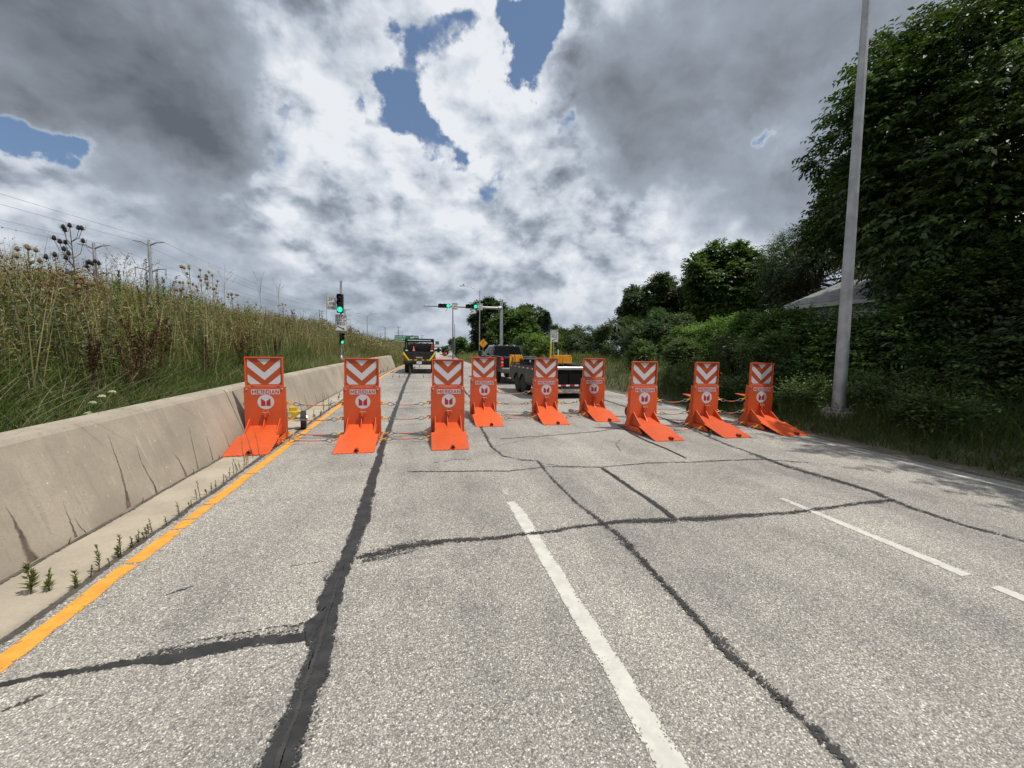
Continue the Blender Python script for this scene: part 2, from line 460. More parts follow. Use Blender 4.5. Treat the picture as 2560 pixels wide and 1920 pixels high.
ORANGE = mat('orange paint', (.60, .086, .017), .46, var=.10, vscale=3, bump=.10, bscale=70, dirt=(.27, .085, .035), dscale=6, damt=.42)
ORSHEET = mat('orange reflective sheeting', (.36, .060, .010), .5, var=.05, vscale=20)
WSHEET = mat('white reflective sheeting', (.52, .525, .55), .45, var=.05, vscale=30)
WLABEL = mat('white label vinyl', (.50, .505, .53), .45, var=.05)
REDINK = mat('dark red ink', (.33, .016, .014), .5, var=.05)
def tint_each(m, lo, hi):         # every barrier has weathered a little differently
    nt = NT(m.node_tree); b = nt.n['Principled BSDF']; lk = b.inputs['Base Color'].links[0]; src = lk.from_socket
    k = nt.lin(nt.new('ShaderNodeObjectInfo').outputs['Random'], 0, 1, lo, hi)
    oc = nt.new('ShaderNodeTexCoord').outputs['Object']
    # thin scrapes and black rubber scuffs
    sc = nt.noise(nt.vmath('MULTIPLY', oc, (3, 30, 14)), 1.6, 4, .6)
    c = nt.mix(nt.math('MULTIPLY', nt.smooth(sc, .64, .70), .45), nt.vmath('SCALE', src, scale=k), (.12, .045, .025))
    nt.put(b.inputs['Base Color'], c)
tint_each(ORANGE, .86, 1.08)
BOLT = mat('zinc bolt', (.45, .44, .42), .4, .8, var=.2)
STEEL = mat('galvanised steel', (.40, .41, .42), .45, .75, var=.22, vscale=5, bump=.05)
POLE = mat('weathered galvanised pole', (.35, .36, .37), .55, .45, var=.18, vscale=2.2, bump=.05, bscale=25, dirt=(.22, .20, .19), dscale=1.2, damt=.5)
RUBBER = mat('tyre rubber', (.018, .018, .019), .8, var=.3)
BLACK = mat('black vehicle paint', (.012, .012, .014), .22, var=.1, coat=.6)
BLACKM = mat('black powder coat', (.012, .012, .012), .55, var=.25, spec=.3, dirt=(.05, .045, .04), damt=.3)
GREYP = mat('dusty grey steel', (.10, .10, .10), .5, .3, var=.2, dirt=(.22, .20, .17), damt=.4)
GLASS = mat('dark window glass', (.006, .007, .008), .10, var=0, spec=.14)
SILVER = mat('aluminium rail', (.55, .55, .56), .35, .8, var=.15)
YELLOW = mat('yellow plastic', (.78, .36, .02), .45, var=.1)
HOOKY = mat('yellow hook paint', (.72, .33, .02), .4, var=.2, dirt=(.2, .1, .02), damt=.4)
WIRE = mat('orange red coated wire', (.48, .11, .05), .5, var=.2)
SLEEVE = mat('grey wire sleeve', (.17, .175, .18), .45, .5, var=.25)
SIGNW = mat('white sign face', (.66, .67, .66), .45, var=.05, vscale=3, dirt=(.4, .39, .36), damt=.25)
SIGNBLK = mat('black sign ink', (.012, .012, .012), .5, var=.05)
SIGNGR = mat('green sign face', (.010, .19, .11), .45, var=.08)
SIGNYE = mat('amber sign face', (.75, .33, .01), .45, var=.05)
SIGBLK = mat('black signal housing', (.012, .012, .013), .45, var=.2)
LENSG = emat('lit green lens', (.03, .85, .50), 1.25)
LENSR = mat('unlit red lens', (.07, .008, .008), .25, var=.1)
LENSA = mat('unlit amber lens', (.07, .03, .006), .25, var=.1)
TAILR = mat('red tail lamp', (.45, .01, .012), .15, var=.1, coat=.5)
TAILON = emat('lit red lamp', (.9, .02, .05), .9)
LENSW = mat('clear lamp', (.6, .6, .6), .12, var=.1)
LIME = mat('lime reflective tape', (.55, .70, .02), .5, var=.1)
REDT = mat('red reflective tape', (.40, .012, .015), .5, var=.1)
WHITET = mat('white reflective tape', (.7, .7, .7), .5, var=.1)
BARK = mat('bark', (.075, .062, .05), .9, var=.4, vscale=9, bump=.6, bscale=14)
STEMB = mat('brown stem', (.10, .065, .035), .8, var=.3)
LEAF = leafmat('tree leaves', .34)
GRASS = leafmat('grass blades', .34, .6, .25)

# ================================================================== SETTING
def bend(Y):                      # how far the ramp has drifted to the right
    Y = np.asarray(Y, float)
    return np.where(Y < 10, 0, np.where(Y < 40, .0011 * (Y - 10) ** 2, .99 + .066 * (Y - 40)))
def wbend(Y):                     # the parapet closes in on the lane a little faster
    Y = np.asarray(Y, float)
    return np.where(Y < 10, 0, np.where(Y < 37, .0019 * (Y - 10) ** 2, 1.385 + .09 * (Y - 37)))
RE = ((-12, 9.25), (6, 9.25), (12, 9.2), (17, 8.95), (25, 8.0), (34, 6.95), (43, 5.95), (60, 5.95), (200, 15.2))
def redge(Y): return np.interp(Y, [a for a, b in RE], [b for a, b in RE])
def sstep(x, a, b):
    t = np.clip((np.asarray(x, float) - a) / (b - a), 0, 1); return t * t * (3 - 2 * t)
def gleft(X, Y):                  # height of the embankment left of the parapet
    X = np.asarray(X, float); Y = np.asarray(Y, float)
    t = np.maximum(-3.95 + wbend(Y) - X, 0)
    foot = (.82 * (1 - sstep(Y, 37, 46))) * np.where(Y > 36.5, np.clip((-3.95 + wbend(Y) - X + .75) / 1.1, 0, 1), 1) - .03
    return foot + .42 * np.minimum(t, 4.0) * (1 - .35 * sstep(Y, 60, 160)) + .02 * np.clip(t - 4, 0, 25) + .05 * np.sin(X * 1.3 + Y * .7) * np.minimum(t, 1)
def gright(X, Y):
    X = np.asarray(X, float); t = np.maximum(X - redge(Y) - .1, 0)
    k = .40 - .22 * sstep(Y, 12, 24)
    return np.minimum(t * k, 1.0) + .015 * np.clip(t - 3, 0, 40) + .03 * np.sin(X * 1.7 + np.asarray(Y) * .9) * np.minimum(t, 1)

def asphalt():
    m = bpy.data.materials.new('aggregate asphalt'); m.use_nodes = True
    nt = NT(m.node_tree); b = nt.n['Principled BSDF']
    oc = nt.new('ShaderNodeTexCoord').outputs['Object']
    wob = nt.vmath('ADD', oc, nt.vmath('SCALE', nt.noise(oc, 60, 2, .5, out='Color'), scale=.012))
    v = nt.new('ShaderNodeTexVoronoi'); nt.put(v.inputs['Vector'], wob); v.inputs['Scale'].default_value = 105
    cr, cg, cb = nt.sep(v.outputs['Color'])
    v2 = nt.new('ShaderNodeTexVoronoi'); nt.put(v2.inputs['Vector'], wob); v2.inputs['Scale'].default_value = 200
    sr = nt.sep(v2.outputs['Color'])[0]
    # exposed stones: pale limestone, buff, some dark trap rock, sunk in dark binder
    stone = nt.ramp(cr, [(0, (.108, .099, .092)), (.18, (.190, .175, .158)), (.38, (.310, .289, .258)), (.62, (.420, .395, .354)), (.86, (.555, .527, .478)), (1, (.70, .675, .63))])
    fine = nt.ramp(sr, [(0, (.125, .118, .11)), (.4, (.275, .262, .24)), (1, (.48, .46, .422))])
    c = nt.mix(nt.smooth(cg, .45, .6), stone, fine)
    edge = nt.smooth(v.outputs['Distance'], .32, .62)
    c = nt.mix(nt.math('MULTIPLY', edge, .6), c, (.11, .105, .105))
    big = nt.noise(oc, .45, 5, .6)
    c = nt.mix(1.0, c, nt.ramp(big, [(.28, (.90, .89, .88)), (.5, (1.10, 1.09, 1.06)), (.72, (1.26, 1.24, 1.19))]), 'MULTIPLY')
    X, Y, Z = nt.sep(oc)
    # wheel paths are worn paler, the strip between them keeps oil drips
    wp = nt.noise(nt.comb(nt.math('MULTIPLY', X, 1.1), nt.math('MULTIPLY', Y, .06), 0.0), 1.0, 3, .55)
    c = nt.mix(1.0, c, nt.ramp(wp, [(.3, (.82, .82, .83)), (.52, (.99, .99, .99)), (.72, (1.12, 1.11, 1.08))]), 'MULTIPLY')
    blot = nt.noise(nt.vmath('MULTIPLY', oc, (1, .6, 1)), 1.15, 6, .68)
    c = nt.mix(1.0, c, nt.ramp(blot, [(.36, (.80, .80, .81)), (.50, (1, 1, 1)), (.66, (1.07, 1.06, 1.05))]), 'MULTIPLY')
    st = nt.smooth(nt.noise(oc, 1.6, 5, .7), .60, .80)
    c = nt.mix(nt.math('MULTIPLY', st, .42), c, (.10, .095, .09))
    nt.put(b.inputs['Base Color'], c)
    b.inputs['Roughness'].default_value = .88; b.inputs['Specular IOR Level'].default_value = .3
    bn = nt.new('ShaderNodeBump'); bn.inputs['Strength'].default_value = .35; bn.inputs['Distance'].default_value = .005
    nt.put(bn.inputs['Height'], nt.math('SUBTRACT', nt.math('MULTIPLY', cr, .5), v.outputs['Distance'])); nt.l.new(bn.outputs[0], b.inputs['Normal'])
    return m

def concrete(name, base, streak):
    m = bpy.data.materials.new(name); m.use_nodes = True
    nt = NT(m.node_tree); b = nt.n['Principled BSDF']
    oc = nt.new('ShaderNodeTexCoord').outputs['Object']
    X, Y, Z = nt.sep(oc)
    f = nt.noise(oc, 1.1, 6, .62)
    c = nt.mix(nt.smooth(f, .3, .7), tuple(x * .80 for x in base), tuple(min(1, x * 1.14) for x in base))
    c = nt.mix(nt.math('MULTIPLY', nt.smooth(nt.noise(oc, 45, 3, .6), .35, .7), .3), c, tuple(x * .66 for x in base))
    if streak:
        sv = nt.comb(nt.math('MULTIPLY', X, 1.5), nt.math('MULTIPLY', Y, 7.0), nt.math('MULTIPLY', Z, .5))
        s1 = nt.noise(sv, 1.0, 4, .6)
        c = nt.mix(nt.math('MULTIPLY', nt.smooth(s1, .52, .72), .42), c, tuple(x * .62 for x in base))
        s2 = nt.noise(nt.vmath('ADD', sv, (5, 3, 1)), 1.6, 3, .6)
        c = nt.mix(nt.math('MULTIPLY', nt.smooth(s2, .62, .76), .40), c, (.60, .57, .50))
        # splashed grime along the foot, pale lime spots and popped air holes
        c = nt.mix(nt.math('MULTIPLY', nt.smooth(nt.math('MULTIPLY_ADD', nt.noise(oc, 3, 4, .6), .35, Z), .40, .10), .25), c, (.20, .17, .13))
        vv = nt.new('ShaderNodeTexVoronoi'); nt.put(vv.inputs['Vector'], nt.vmath('MULTIPLY', oc, (1, 1.2, .6))); vv.inputs['Scale'].default_value = 15
        spot = nt.math('MULTIPLY', nt.smooth(nt.math('MULTIPLY_ADD', nt.noise(oc, 40, 3, .6), .30, vv.outputs['Distance']), .34, .20), nt.smooth(nt.sep(vv.outputs['Color'])[0], .66, .74))
        spot = nt.math('MULTIPLY', spot, nt.smooth(nt.noise(oc, 1.3, 3, .6), .42, .62))
        c = nt.mix(nt.math('MULTIPLY', spot, .75), c, (.68, .65, .58))
    else:
        c = nt.mix(nt.math('MULTIPLY', nt.smooth(nt.noise(oc, 2.6, 6, .7), .5, .72), .45), c, tuple(x * .66 for x in base))
        # tyre-borne grit gathers along the asphalt joint
        g = nt.smooth(nt.math('MULTIPLY_ADD', nt.noise(oc, 5, 5, .7), .16, X), -2.64, -2.54)
        c = nt.mix(nt.math('MULTIPLY', g, .5), c, (.16, .14, .12))
    v3 = nt.new('ShaderNodeTexVoronoi'); nt.put(v3.inputs['Vector'], oc); v3.inputs['Scale'].default_value = 34
    hole = nt.math('MULTIPLY', nt.smooth(v3.outputs['Distance'], .20, .08), nt.smooth(nt.sep(v3.outputs['Color'])[1], .86, .9))
    c = nt.mix(nt.math('MULTIPLY', hole, .7), c, tuple(x * .3 for x in base))
    nt.put(b.inputs['Base Color'], c); b.inputs['Roughness'].default_value = .88; b.inputs['Specular IOR Level'].default_value = .25
    bn = nt.new('ShaderNodeBump'); bn.inputs['Strength'].default_value = .35; bn.inputs['Distance'].default_value = .01
    nt.put(bn.inputs['Height'], nt.math('SUBTRACT', nt.noise(oc, 22, 5, .65), hole)); nt.l.new(bn.outputs[0], b.inputs['Normal'])
    return m

def worn(name, base, cover=.5, rough=.7, scale=55, soft=.12, big=2.5, bigw=.35, edgew=.9, peb=.5, var=.1, epow=3.0):
    """paint or tar worn thin: see-through where stones stand proud; attribute 'edge' runs 0 (middle) .. 1 (rim)"""
    m = bpy.data.materials.new(name); m.use_nodes = True
    nt = NT(m.node_tree); b = nt.n['Principled BSDF']
    oc = nt.new('ShaderNodeTexCoord').outputs['Object']
    e = nt.new('ShaderNodeAttribute', attribute_name='edge').outputs['Fac']
    w = nt.new('ShaderNodeAttribute', attribute_name='wear').outputs['Fac']
    v = nt.new('ShaderNodeTexVoronoi'); nt.put(v.inputs['Vector'], oc); v.inputs['Scale'].default_value = scale
    f = nt.math('MULTIPLY', nt.sep(v.outputs['Color'])[0], peb)
    f = nt.math('MULTIPLY_ADD', nt.noise(oc, big, 5, .65), bigw, f)
    f = nt.math('MULTIPLY_ADD', nt.math('POWER', e, epow), edgew, f)
    f = nt.math('ADD', f, w)
    a = nt.smooth(f, cover, cover + soft, 1.0, 0.0)
    n1 = nt.noise(oc, 9, 5, .65)
    c = nt.mix(nt.smooth(n1, .3, .7), tuple(x * (1 - var) for x in base), tuple(x * (1 + var) for x in base))
    nt.put(b.inputs['Base Color'], c); b.inputs['Roughness'].default_value = rough; nt.put(b.inputs['Alpha'], a)
    return m

def grid_mesh(name, xs, ys, fz, mtl, kind):
    """sheet over a row of stations: xs(Y) returns the x of every column"""
    rows = [np.stack([xs(y), np.full(len(xs(y)), y)], 1) for y in ys]
    P = np.stack(rows); n, k, _ = P.shape
    Z = fz(P[..., 0], P[..., 1])
    V = np.concatenate([P, Z[..., None]], -1).reshape(-1, 3)
    i = (np.arange(n - 1)[:, None] * k + np.arange(k - 1)[None, :]).ravel()
    return np_mesh(name, V, np.stack([i, i + 1, i + k + 1, i + k], 1), mtl, kind=kind, smooth=True)

SOIL = mat('soil and thatch', (.085, .075, .045), .95, var=.35, vscale=2.0, bump=.6, bscale=9, dirt=(.05, .065, .025), dscale=1.2, damt=.8)
FARG = mat('far grassland', (.06, .075, .03), .95, var=.35, vscale=.05)
ROADM = asphalt()
GUTM = concrete('gutter concrete', (.385, .335, .262), False)
WALLM = concrete('parapet concrete', (.345, .303, .242), True)

YS = np.concatenate([np.arange(-12, 60, 1.5), np.arange(60, 201, 10)])
MB().add([(-2500, -300, -.35), (2500, -300, -.35), (2500, 3000, -.35), (-2500, 3000, -.35)], [(0, 1, 2, 3)]).build('ground', FARG, kind='structure')
grid_mesh('road', lambda y: np.linspace(float(-2.63 + bend(y)), float(redge(y)), 8), YS, lambda x, y: x * 0, ROADM, 'structure')
grid_mesh('gutter', lambda y: np.array([float(-3.45 + wbend(y)), float(-2.63 + bend(y))]), np.concatenate([np.arange(-12, 42, .75)]), lambda x, y: x * 0 - .004, GUTM, 'structure')
yl = np.concatenate([np.arange(-8, 60, .8), np.arange(60, 225, 6)])
grid_mesh('embankment', lambda y: float(-3.9 + wbend(y)) + np.where(y > 36.6, .75, 0) * 1.0 - np.concatenate([np.arange(0, 8, .5), np.arange(8, 40, 4), [60, 100, 160]]), yl,
          lambda x, y: gleft(x, y), SOIL, 'structure')
yr = np.concatenate([np.arange(-12, 60, .8), np.arange(60, 205, 6)])
grid_mesh('verge', lambda y: float(redge(y)) - .12 + np.concatenate([np.arange(0, 6, .4), np.arange(6, 40, 3), [60, 120]]), yr, lambda x, y: gright(x, y) - .012, SOIL, 'structure')

# ---- painted lines
WIDE = []
def strip(name, pts, wid, mtl, z=.004, kind='structure', wear=None, jag=0.0, step=.06, parent=None, wl=None):
    """ribbon along pts [(x,y)..]; wid is a width or one width per point"""
    P = np.array(pts, float); seg = np.hypot(*np.diff(P, axis=0).T); s = np.concatenate([[0], np.cumsum(seg)])
    n = max(2, int(s[-1] / step)); t = np.linspace(0, s[-1], n + 1)
    X = np.interp(t, s, P[:, 0]); Y = np.interp(t, s, P[:, 1])
    def along(v): return np.interp(t, s if len(v) == len(P) else np.linspace(0, s[-1], len(v)), v)
    W = along(wid) if hasattr(wid, '__len__') else np.full(n + 1, float(wid))
    wr = along(wear) if wear is not None else np.zeros(n + 1)
    if jag:
        def wob(f): 
            f = min(f, n + 1); k = R.normal(0, 1, n + 1); ker = np.ones(f) / f
            return np.convolve(k, ker, 'same') * math.sqrt(f)
        off = wob(9) * jag * .5
    d = np.stack([np.gradient(X), np.gradient(Y)], 1); d = unit(d); nx, ny = -d[:, 1], d[:, 0]
    cols = [-1, -.6, 0, .6, 1]; V, E, Wv = [], [], []
    for c in cols:
        j = (off + wob(5) * jag * abs(c) * .6) if jag else 0
        k_ = .60 if mtl in WIDE else .5
        V.append(np.stack([X + nx * (W * k_ * c + j), Y + ny * (W * k_ * c + j), np.full(n + 1, z)], 1)); E.append(np.full(n + 1, abs(c))); Wv.append(wr)
    V = np.stack(V, 1); k = len(cols)
    i = (np.arange(n)[:, None] * k + np.arange(k - 1)[None, :]).ravel()
    return np_mesh(name, V.reshape(-1, 3), np.stack([i, i + k, i + k + 1, i + 1], 1), mtl, attrs={'edge': np.stack(E, 1).ravel(), 'wear': np.stack(Wv, 1).ravel()}, parent=parent, kind=kind)

PAINTY = worn('worn yellow line paint', (.66, .285, .035), cover=.77, scale=62, soft=.12, big=7, bigw=.72, edgew=.20, peb=.34, var=.16)
PAINTW = worn('worn white line paint', (.50, .487, .435), cover=.87, scale=84, soft=.14, big=6, bigw=.76, edgew=.30, peb=.42, var=.10)
TAR = worn('worn black crack sealant', (.024, .023, .023), cover=.84, rough=.6, scale=95, soft=.22, big=9, bigw=.80, edgew=.46, peb=.36, var=.45, epow=1.8)
TARM = worn('stony worn crack sealant', (.026, .025, .024), cover=.81, rough=.65, scale=80, soft=.14, big=7, bigw=.85, edgew=.55, peb=.50, var=.4, epow=1.2)
TARSOFT = worn('thin worn crack sealant', (.035, .033, .032), cover=.60, rough=.75, scale=95, soft=.30, big=6, bigw=.8, edgew=.45, peb=.50, var=.3, epow=1.5)
WIDE.extend([TAR, TARM, TARSOFT])
yb = [-4, 3.95, 3.99, 4.61, 4.66, 4.86, 4.90, 5.28, 5.33, 6.45, 6.52, 9, 12, 16, 20, 25, 30, 36, 42, 52]
segs, cur = [], []
yy = list(np.arange(-4, 52.1, .25))
brk = [3.97, 4.635, 4.88, 5.305, 6.48, 9.7, 11.9]
start = -4.0
for b_ in brk + [52.0]:
    ys_ = np.linspace(start, b_ - .018, max(3, int((b_ - start) / .4)))
    strip('yellow_line', [(float(-2.445 + bend(y)), y) for y in ys_], .135, PAINTY, jag=.006, step=.05 if b_ < 13 else .25)
    start = b_ + .018
strip('white_line', [(1.16, -3), (1.16, 4.45), (1.13, 4.72)], [.145, .145, .10], PAINTW, jag=.006, wear=[.0, .02, .12], step=.05)
strip('white_line', [(1.145, 4.95), (1.14, 5.3)], .09, PAINTW, jag=.008, wear=[.30, .36], step=.04)
strip('white_line', [(4.74, 4.16), (4.75, 3.4), (4.76, 2.32)], [.09, .13, .14], PAINTW, jag=.006, wear=[.12, .03, .03], step=.05)
strip('white_line', [(4.765, 2.15), (4.78, -2)], .125, PAINTW, jag=.005, step=.05)
for a, b_ in ((16.2, 13.2), (28.2, 25.2), (40, 37)):
    strip('white_line', [(1.16 + (a - 10) * .01, b_), (1.16 + (a - 7) * .01, a)], .12, PAINTW, jag=.004, wear=[.05, .05], step=.1)
for a, b_ in ((-2, 5.5), (5.74, 6.16), (6.42, 7.2), (7.3, 9.2), (9.5, 12.5), (13, 17)):
    strip('white_line', [(8.61 if a < 9.4 else 8.6, a), (8.60 if b_ < 9.4 else 8.55, b_)], .10, PAINTW, jag=.004, wear=[.02, .04], step=.06)
strip('white_line', [(8.5, 17.4), (7.5, 26), (6.45, 35), (5.5, 43), (5.45, 60)], .11, PAINTW, jag=.004, step=.2)

# ---- sealed cracks (ground positions)
strip('crack_seal', [(-.64, -1), (-.64, 1.85), (-.63, 2.13), (-.60, 2.52), (-.63, 2.76), (-.665, 3.1), (-.66, 3.52), (-.63, 3.93), (-.615, 4.5), (-.63, 4.97), (-.65, 5.63), (-.68, 8.03), (-.67, 13.9), (-.65, 20.6), (-.55, 29.5), (-.3, 38)],
      [.15, .165, .13, .14, .11, .15, .13, .12, .155, .13, .12, .115, .12, .14, .15, .15], TAR, jag=.013, wear=[0, 0, 0, -.06, 0, -.08, 0, 0, -.05, 0, .04, .05, .08, .08, .06, .1], step=.035, z=.008)
strip('crack_seal', [(-.70, 2.62), (-.72, 2.82), (-.66, 3.0)], [.02, .10, .03], TAR, jag=.012, wear=[0, -.05, 0], step=.03, z=.011)
strip('crack_seal', [(-.64, 1.0), (-.64, 2.4), (-.65, 3.6)], [.02, .03, .015], TARSOFT, jag=.008, wear=[-.3, -.3, -.2], step=.03, z=.012)
strip('crack_seal', [(-2.34, 2.66), (-2.13, 2.69), (-1.93, 2.68), (-1.66, 2.70), (-1.48, 2.68), (-1.3, 2.72), (-1.07, 2.74), (-.79, 2.71), (-.66, 2.75)],
      [.035, .045, .05, .06, .085, .10, .085, .075, .10], TAR, jag=.010, wear=[.12, .08, .08, .04, -.05, -.05, 0, .0, -.05], step=.03)
strip('crack_seal', [(-1.6, 2.76), (-1.43, 2.82), (-1.21, 2.84), (-.95, 2.85), (-.72, 2.86)], [.05, .05, .03, .022, .05], TARSOFT, jag=.008, wear=[.05, .1, .05, 0, 0], step=.03)
strip('crack_seal', [(-.56, 3.70), (-.45, 3.73), (-.24, 3.80), (0, 3.83), (.2, 3.84), (.82, 3.83), (1.32, 3.84), (1.83, 3.91), (2.17, 3.92), (2.9, 3.86), (3.36, 3.80), (4.38, 3.76), (5.38, 3.80), (6.19, 3.82)],
      [.06, .17, .22, .17, .12, .09, .08, .09, .11, .15, .14, .11, .10, .16], TARM, jag=.012, wear=[0, .10, .08, .04, -.03, -.03, 0, 0, .0, .08, .0, .04, .05, .06], step=.035, z=.006)
strip('crack_seal', [(-.5, 3.62), (-.3, 3.66), (-.05, 3.70)], [.06, .08, .03], TARSOFT, jag=.014, wear=[.0, .02, .1], step=.03)
strip('crack_seal', [(-.17, 6.19), (.68, 6.06), (1.4, 5.94), (2.13, 6.06), (2.95, 5.86), (3.88, 5.97), (4.74, 5.88), (6.07, 5.83), (6.8, 5.47)], [.06, .07, .06, .06, .06, .07, .08, .10, .09], TARM, jag=.010, wear=[.02, 0, .05, .05, .05, .06, .06, .05, .1], step=.05)
strip('crack_seal', [(1.48, 9.3), (1.40, 7.5), (1.47, 6.82), (1.75, 6.5), (2.01, 6.40), (1.96, 5.56), (1.93, 4.56), (2.02, 3.9), (2.05, 3.49), (2.01, 2.87), (1.98, 2.36), (1.95, 2.04), (1.97, 1.78), (2.0, 1.4), (2.0, 0)],
      [.09, .09, .07, .06, .08, .07, .08, .10, .10, .09, .09, .09, .09, .12, .10], TARM, jag=.012, wear=[.08, .06, .08, .1, .04, .10, .10, .06, .06, .04, .04, .0, .08, .08, .08], step=.035, z=.010)
strip('crack_seal', [(2.93, 5.82), (2.93, 5.07), (2.93, 4.45), (2.90, 3.9)], [.07, .065, .07, .08], TAR, jag=.010, wear=[.04, .03, .02, .0], step=.035, z=.008)
strip('crack_seal', [(5.04, 9.2), (4.85, 8.2), (4.78, 7.58), (4.80, 6.78), (4.74, 6.1)], [.06, .08, .07, .06, .03], TAR, jag=.010, wear=[.08, .05, .08, .06, .1], step=.05, z=.009)
strip('crack_seal', [(6.95, 12), (6.85, 9.8), (6.60, 8.3), (6.30, 6.84), (6.26, 6.0), (6.13, 5.3), (6.28, 4.68), (6.30, 4.17), (6.14, 3.61), (6.12, 3.07), (6.25, 2.67), (6.28, 1.0)],
      [.15, .14, .14, .12, .15, .16, .16, .16, .15, .10, .09, .09], TARM, jag=.013, wear=[.08, .06, .06, .10, .10, .08, .04, .04, .05, 0, 0, 0], step=.05, z=.010)
for pts, w_ in (([(1.7, 8.14), (3.01, 8.3), (4.14, 8.53), (4.89, 8.81)], .035), ([(1.40, 7.5), (2.15, 7.9), (2.94, 8.41)], .03), ([(4.43, 7.85), (3.96, 7.29), (3.78, 6.76)], .03),
                ([(2.0, 16), (1.95, 14.9), (1.71, 11.67), (1.48, 9.3)], .08), ([(-.68, 8.6), (-.3, 8.75), (.2, 8.6)], .02), ([(-.66, 9.8), (.1, 10.1), (1.2, 10.0), (1.75, 10.2)], .03),
                ([(-.66, 12.5), (.5, 12.7), (1.7, 12.4)], .04), ([(2.1, 13.2), (3.2, 13.4), (3.9, 13.2)], .05), ([(-.65, 17), (.6, 17.2), (2.0, 16.8)], .05), ([(-.6, 22), (.8, 22.2), (2.3, 21.8)], .06), ([(-2.0, 24.5), (-.55, 24.7), (.8, 24.4)], .05),
                ([(1.95, 16), (2.1, 22), (2.5, 30), (3.0, 40)], .09), ([(-2.4, 5.3), (-1.9, 5.33), (-1.4, 5.31)], .012), ([(-1.1, 3.66), (-.8, 3.69), (-.66, 3.66)], .012), ([(.4, 6.6), (.6, 6.75), (.85, 6.7)], .03), ([(6.9, 12), (7.1, 16), (6.6, 24)], .10), ([(6.9, 11.2), (7.9, 11.5), (8.7, 11.3)], .04)):
    strip('hairline_crack', pts, w_, TAR if w_ > .03 else TARSOFT, jag=.008, step=.05, wear=[.05] * len(pts))
# thin smears squeegeed out beside the main seams
for pts, w_, wr in (([(-.60, 1.2), (-.58, 2.1), (-.56, 2.8)], [.10, .20, .08], [.25, .12, .2]), ([(-.70, 2.9), (-.72, 3.4), (-.68, 4.0)], [.06, .14, .05], [.2, .12, .25]), ([(-.50, 3.72), (-.1, 3.80), (.5, 3.86)], [.18, .30, .08], [.12, .10, .25]),
                    ([(1.9, 3.92), (2.5, 3.86), (3.5, 3.80), (4.2, 3.79)], [.10, .22, .20, .06], [.2, .1, .12, .25]), ([(2.02, 3.6), (1.98, 2.5), (1.98, 1.6)], [.12, .14, .16], [.16, .18, .14]), ([(6.2, 6.2), (6.2, 5.0), (6.3, 4.0)], [.25, .30, .22], [.12, .1, .14]),
                    ([(-1.7, 2.74), (-1.2, 2.76), (-.8, 2.80)], [.08, .18, .12], [.15, .12, .15]), ([(1.95, 6.3), (2.3, 6.05), (3.0, 5.9)], [.10, .12, .08], [.15, .15, .2])):
    strip('crack_seal', pts, w_, TARSOFT, jag=.02, step=.04, wear=wr, z=.003)
for (x, y, w_) in ((-1.83, 3.46, .05), (-2.06, 2.51, .06), (.30, 6.62, .03)):
    strip('oil_stain', [(x - .07, y - .05), (x, y), (x + .07, y + .05)], [.01, w_, .01], TARSOFT, jag=.01, step=.02, wear=[0, -.1, 0], z=.004)
# grit and tar along the joint between asphalt and gutter
strip('joint_grit', [(float(-2.62 + bend(y)), y) for y in np.arange(-3, 41, .5)], .085, worn('grit in the joint', (.07, .06, .05), cover=.66, soft=.15, big=6, bigw=.7, edgew=.5, peb=.35, rough=.95, var=.4), jag=.012, step=.05, z=.003)
strip('joint_grit', [(float(9.05 + (redge(y) - 9.25)), y) for y in np.arange(-3, 20, .5)], .3, worn('grit on the shoulder', (.10, .09, .07), cover=.62, soft=.2, big=3, bigw=.7, edgew=.5, peb=.35, rough=.95, var=.4), jag=.03, step=.08, z=.003)

strip('joint_grit', [(float(-3.245 + wbend(y)), y) for y in np.arange(-3, 36, .5)], .05, worn('grit at the parapet foot', (.09, .075, .06), cover=.62, soft=.25, big=5, bigw=.8, edgew=.5, peb=.3, rough=.95, var=.4), jag=.012, step=.06, z=.004)
# ---- concrete parapet in two pours
def parapet(y0, y1, label):
    prof = [(-3.268, -.06), (-3.268, .006), (-3.615, .985), (-3.65, 1.03), (-3.865, 1.055), (-3.905, 1.02), (-3.93, -.06)]
    ys = np.linspace(y0, y1, max(2, int((y1 - y0) / .8))); V, F = [], []
    k = len(prof)
    for y in ys:
        o = float(wbend(y)); V += [(x + o, y, z) for x, z in prof]
    for i in range(len(ys) - 1):
        for j in range(k):
            F.append((i * k + j, (i + 1) * k + j, (i + 1) * k + (j + 1) % k, i * k + (j + 1) % k))
    F += [tuple(range(k)), tuple(range((len(ys) - 1) * k, len(ys) * k))[::-1]]
    b = MB(); b.add(V, F)
    o = b.build('concrete_wall', WALLM)
    return tag(o, label, 'concrete wall', 'concrete parapet sections')
wall_a = parapet(-6, 8.63, 'long weathered concrete parapet section in the left foreground, streaked with dark cracks')
wall_b = parapet(8.66, 36.4, 'concrete parapet section running into the distance behind the leftmost orange barrier')
STAIN = worn('rust brown crack stain', (.115, .090, .068), cover=.30, rough=.9, scale=90, soft=.62, big=11, bigw=.62, edgew=.75, peb=.14, var=.4, epow=1.3)
PALE = worn('lime bloom', (.46, .41, .33), cover=.30, rough=.9, scale=90, soft=.7, big=12, bigw=.8, edgew=.6, peb=.25, var=.1, epow=1.2)
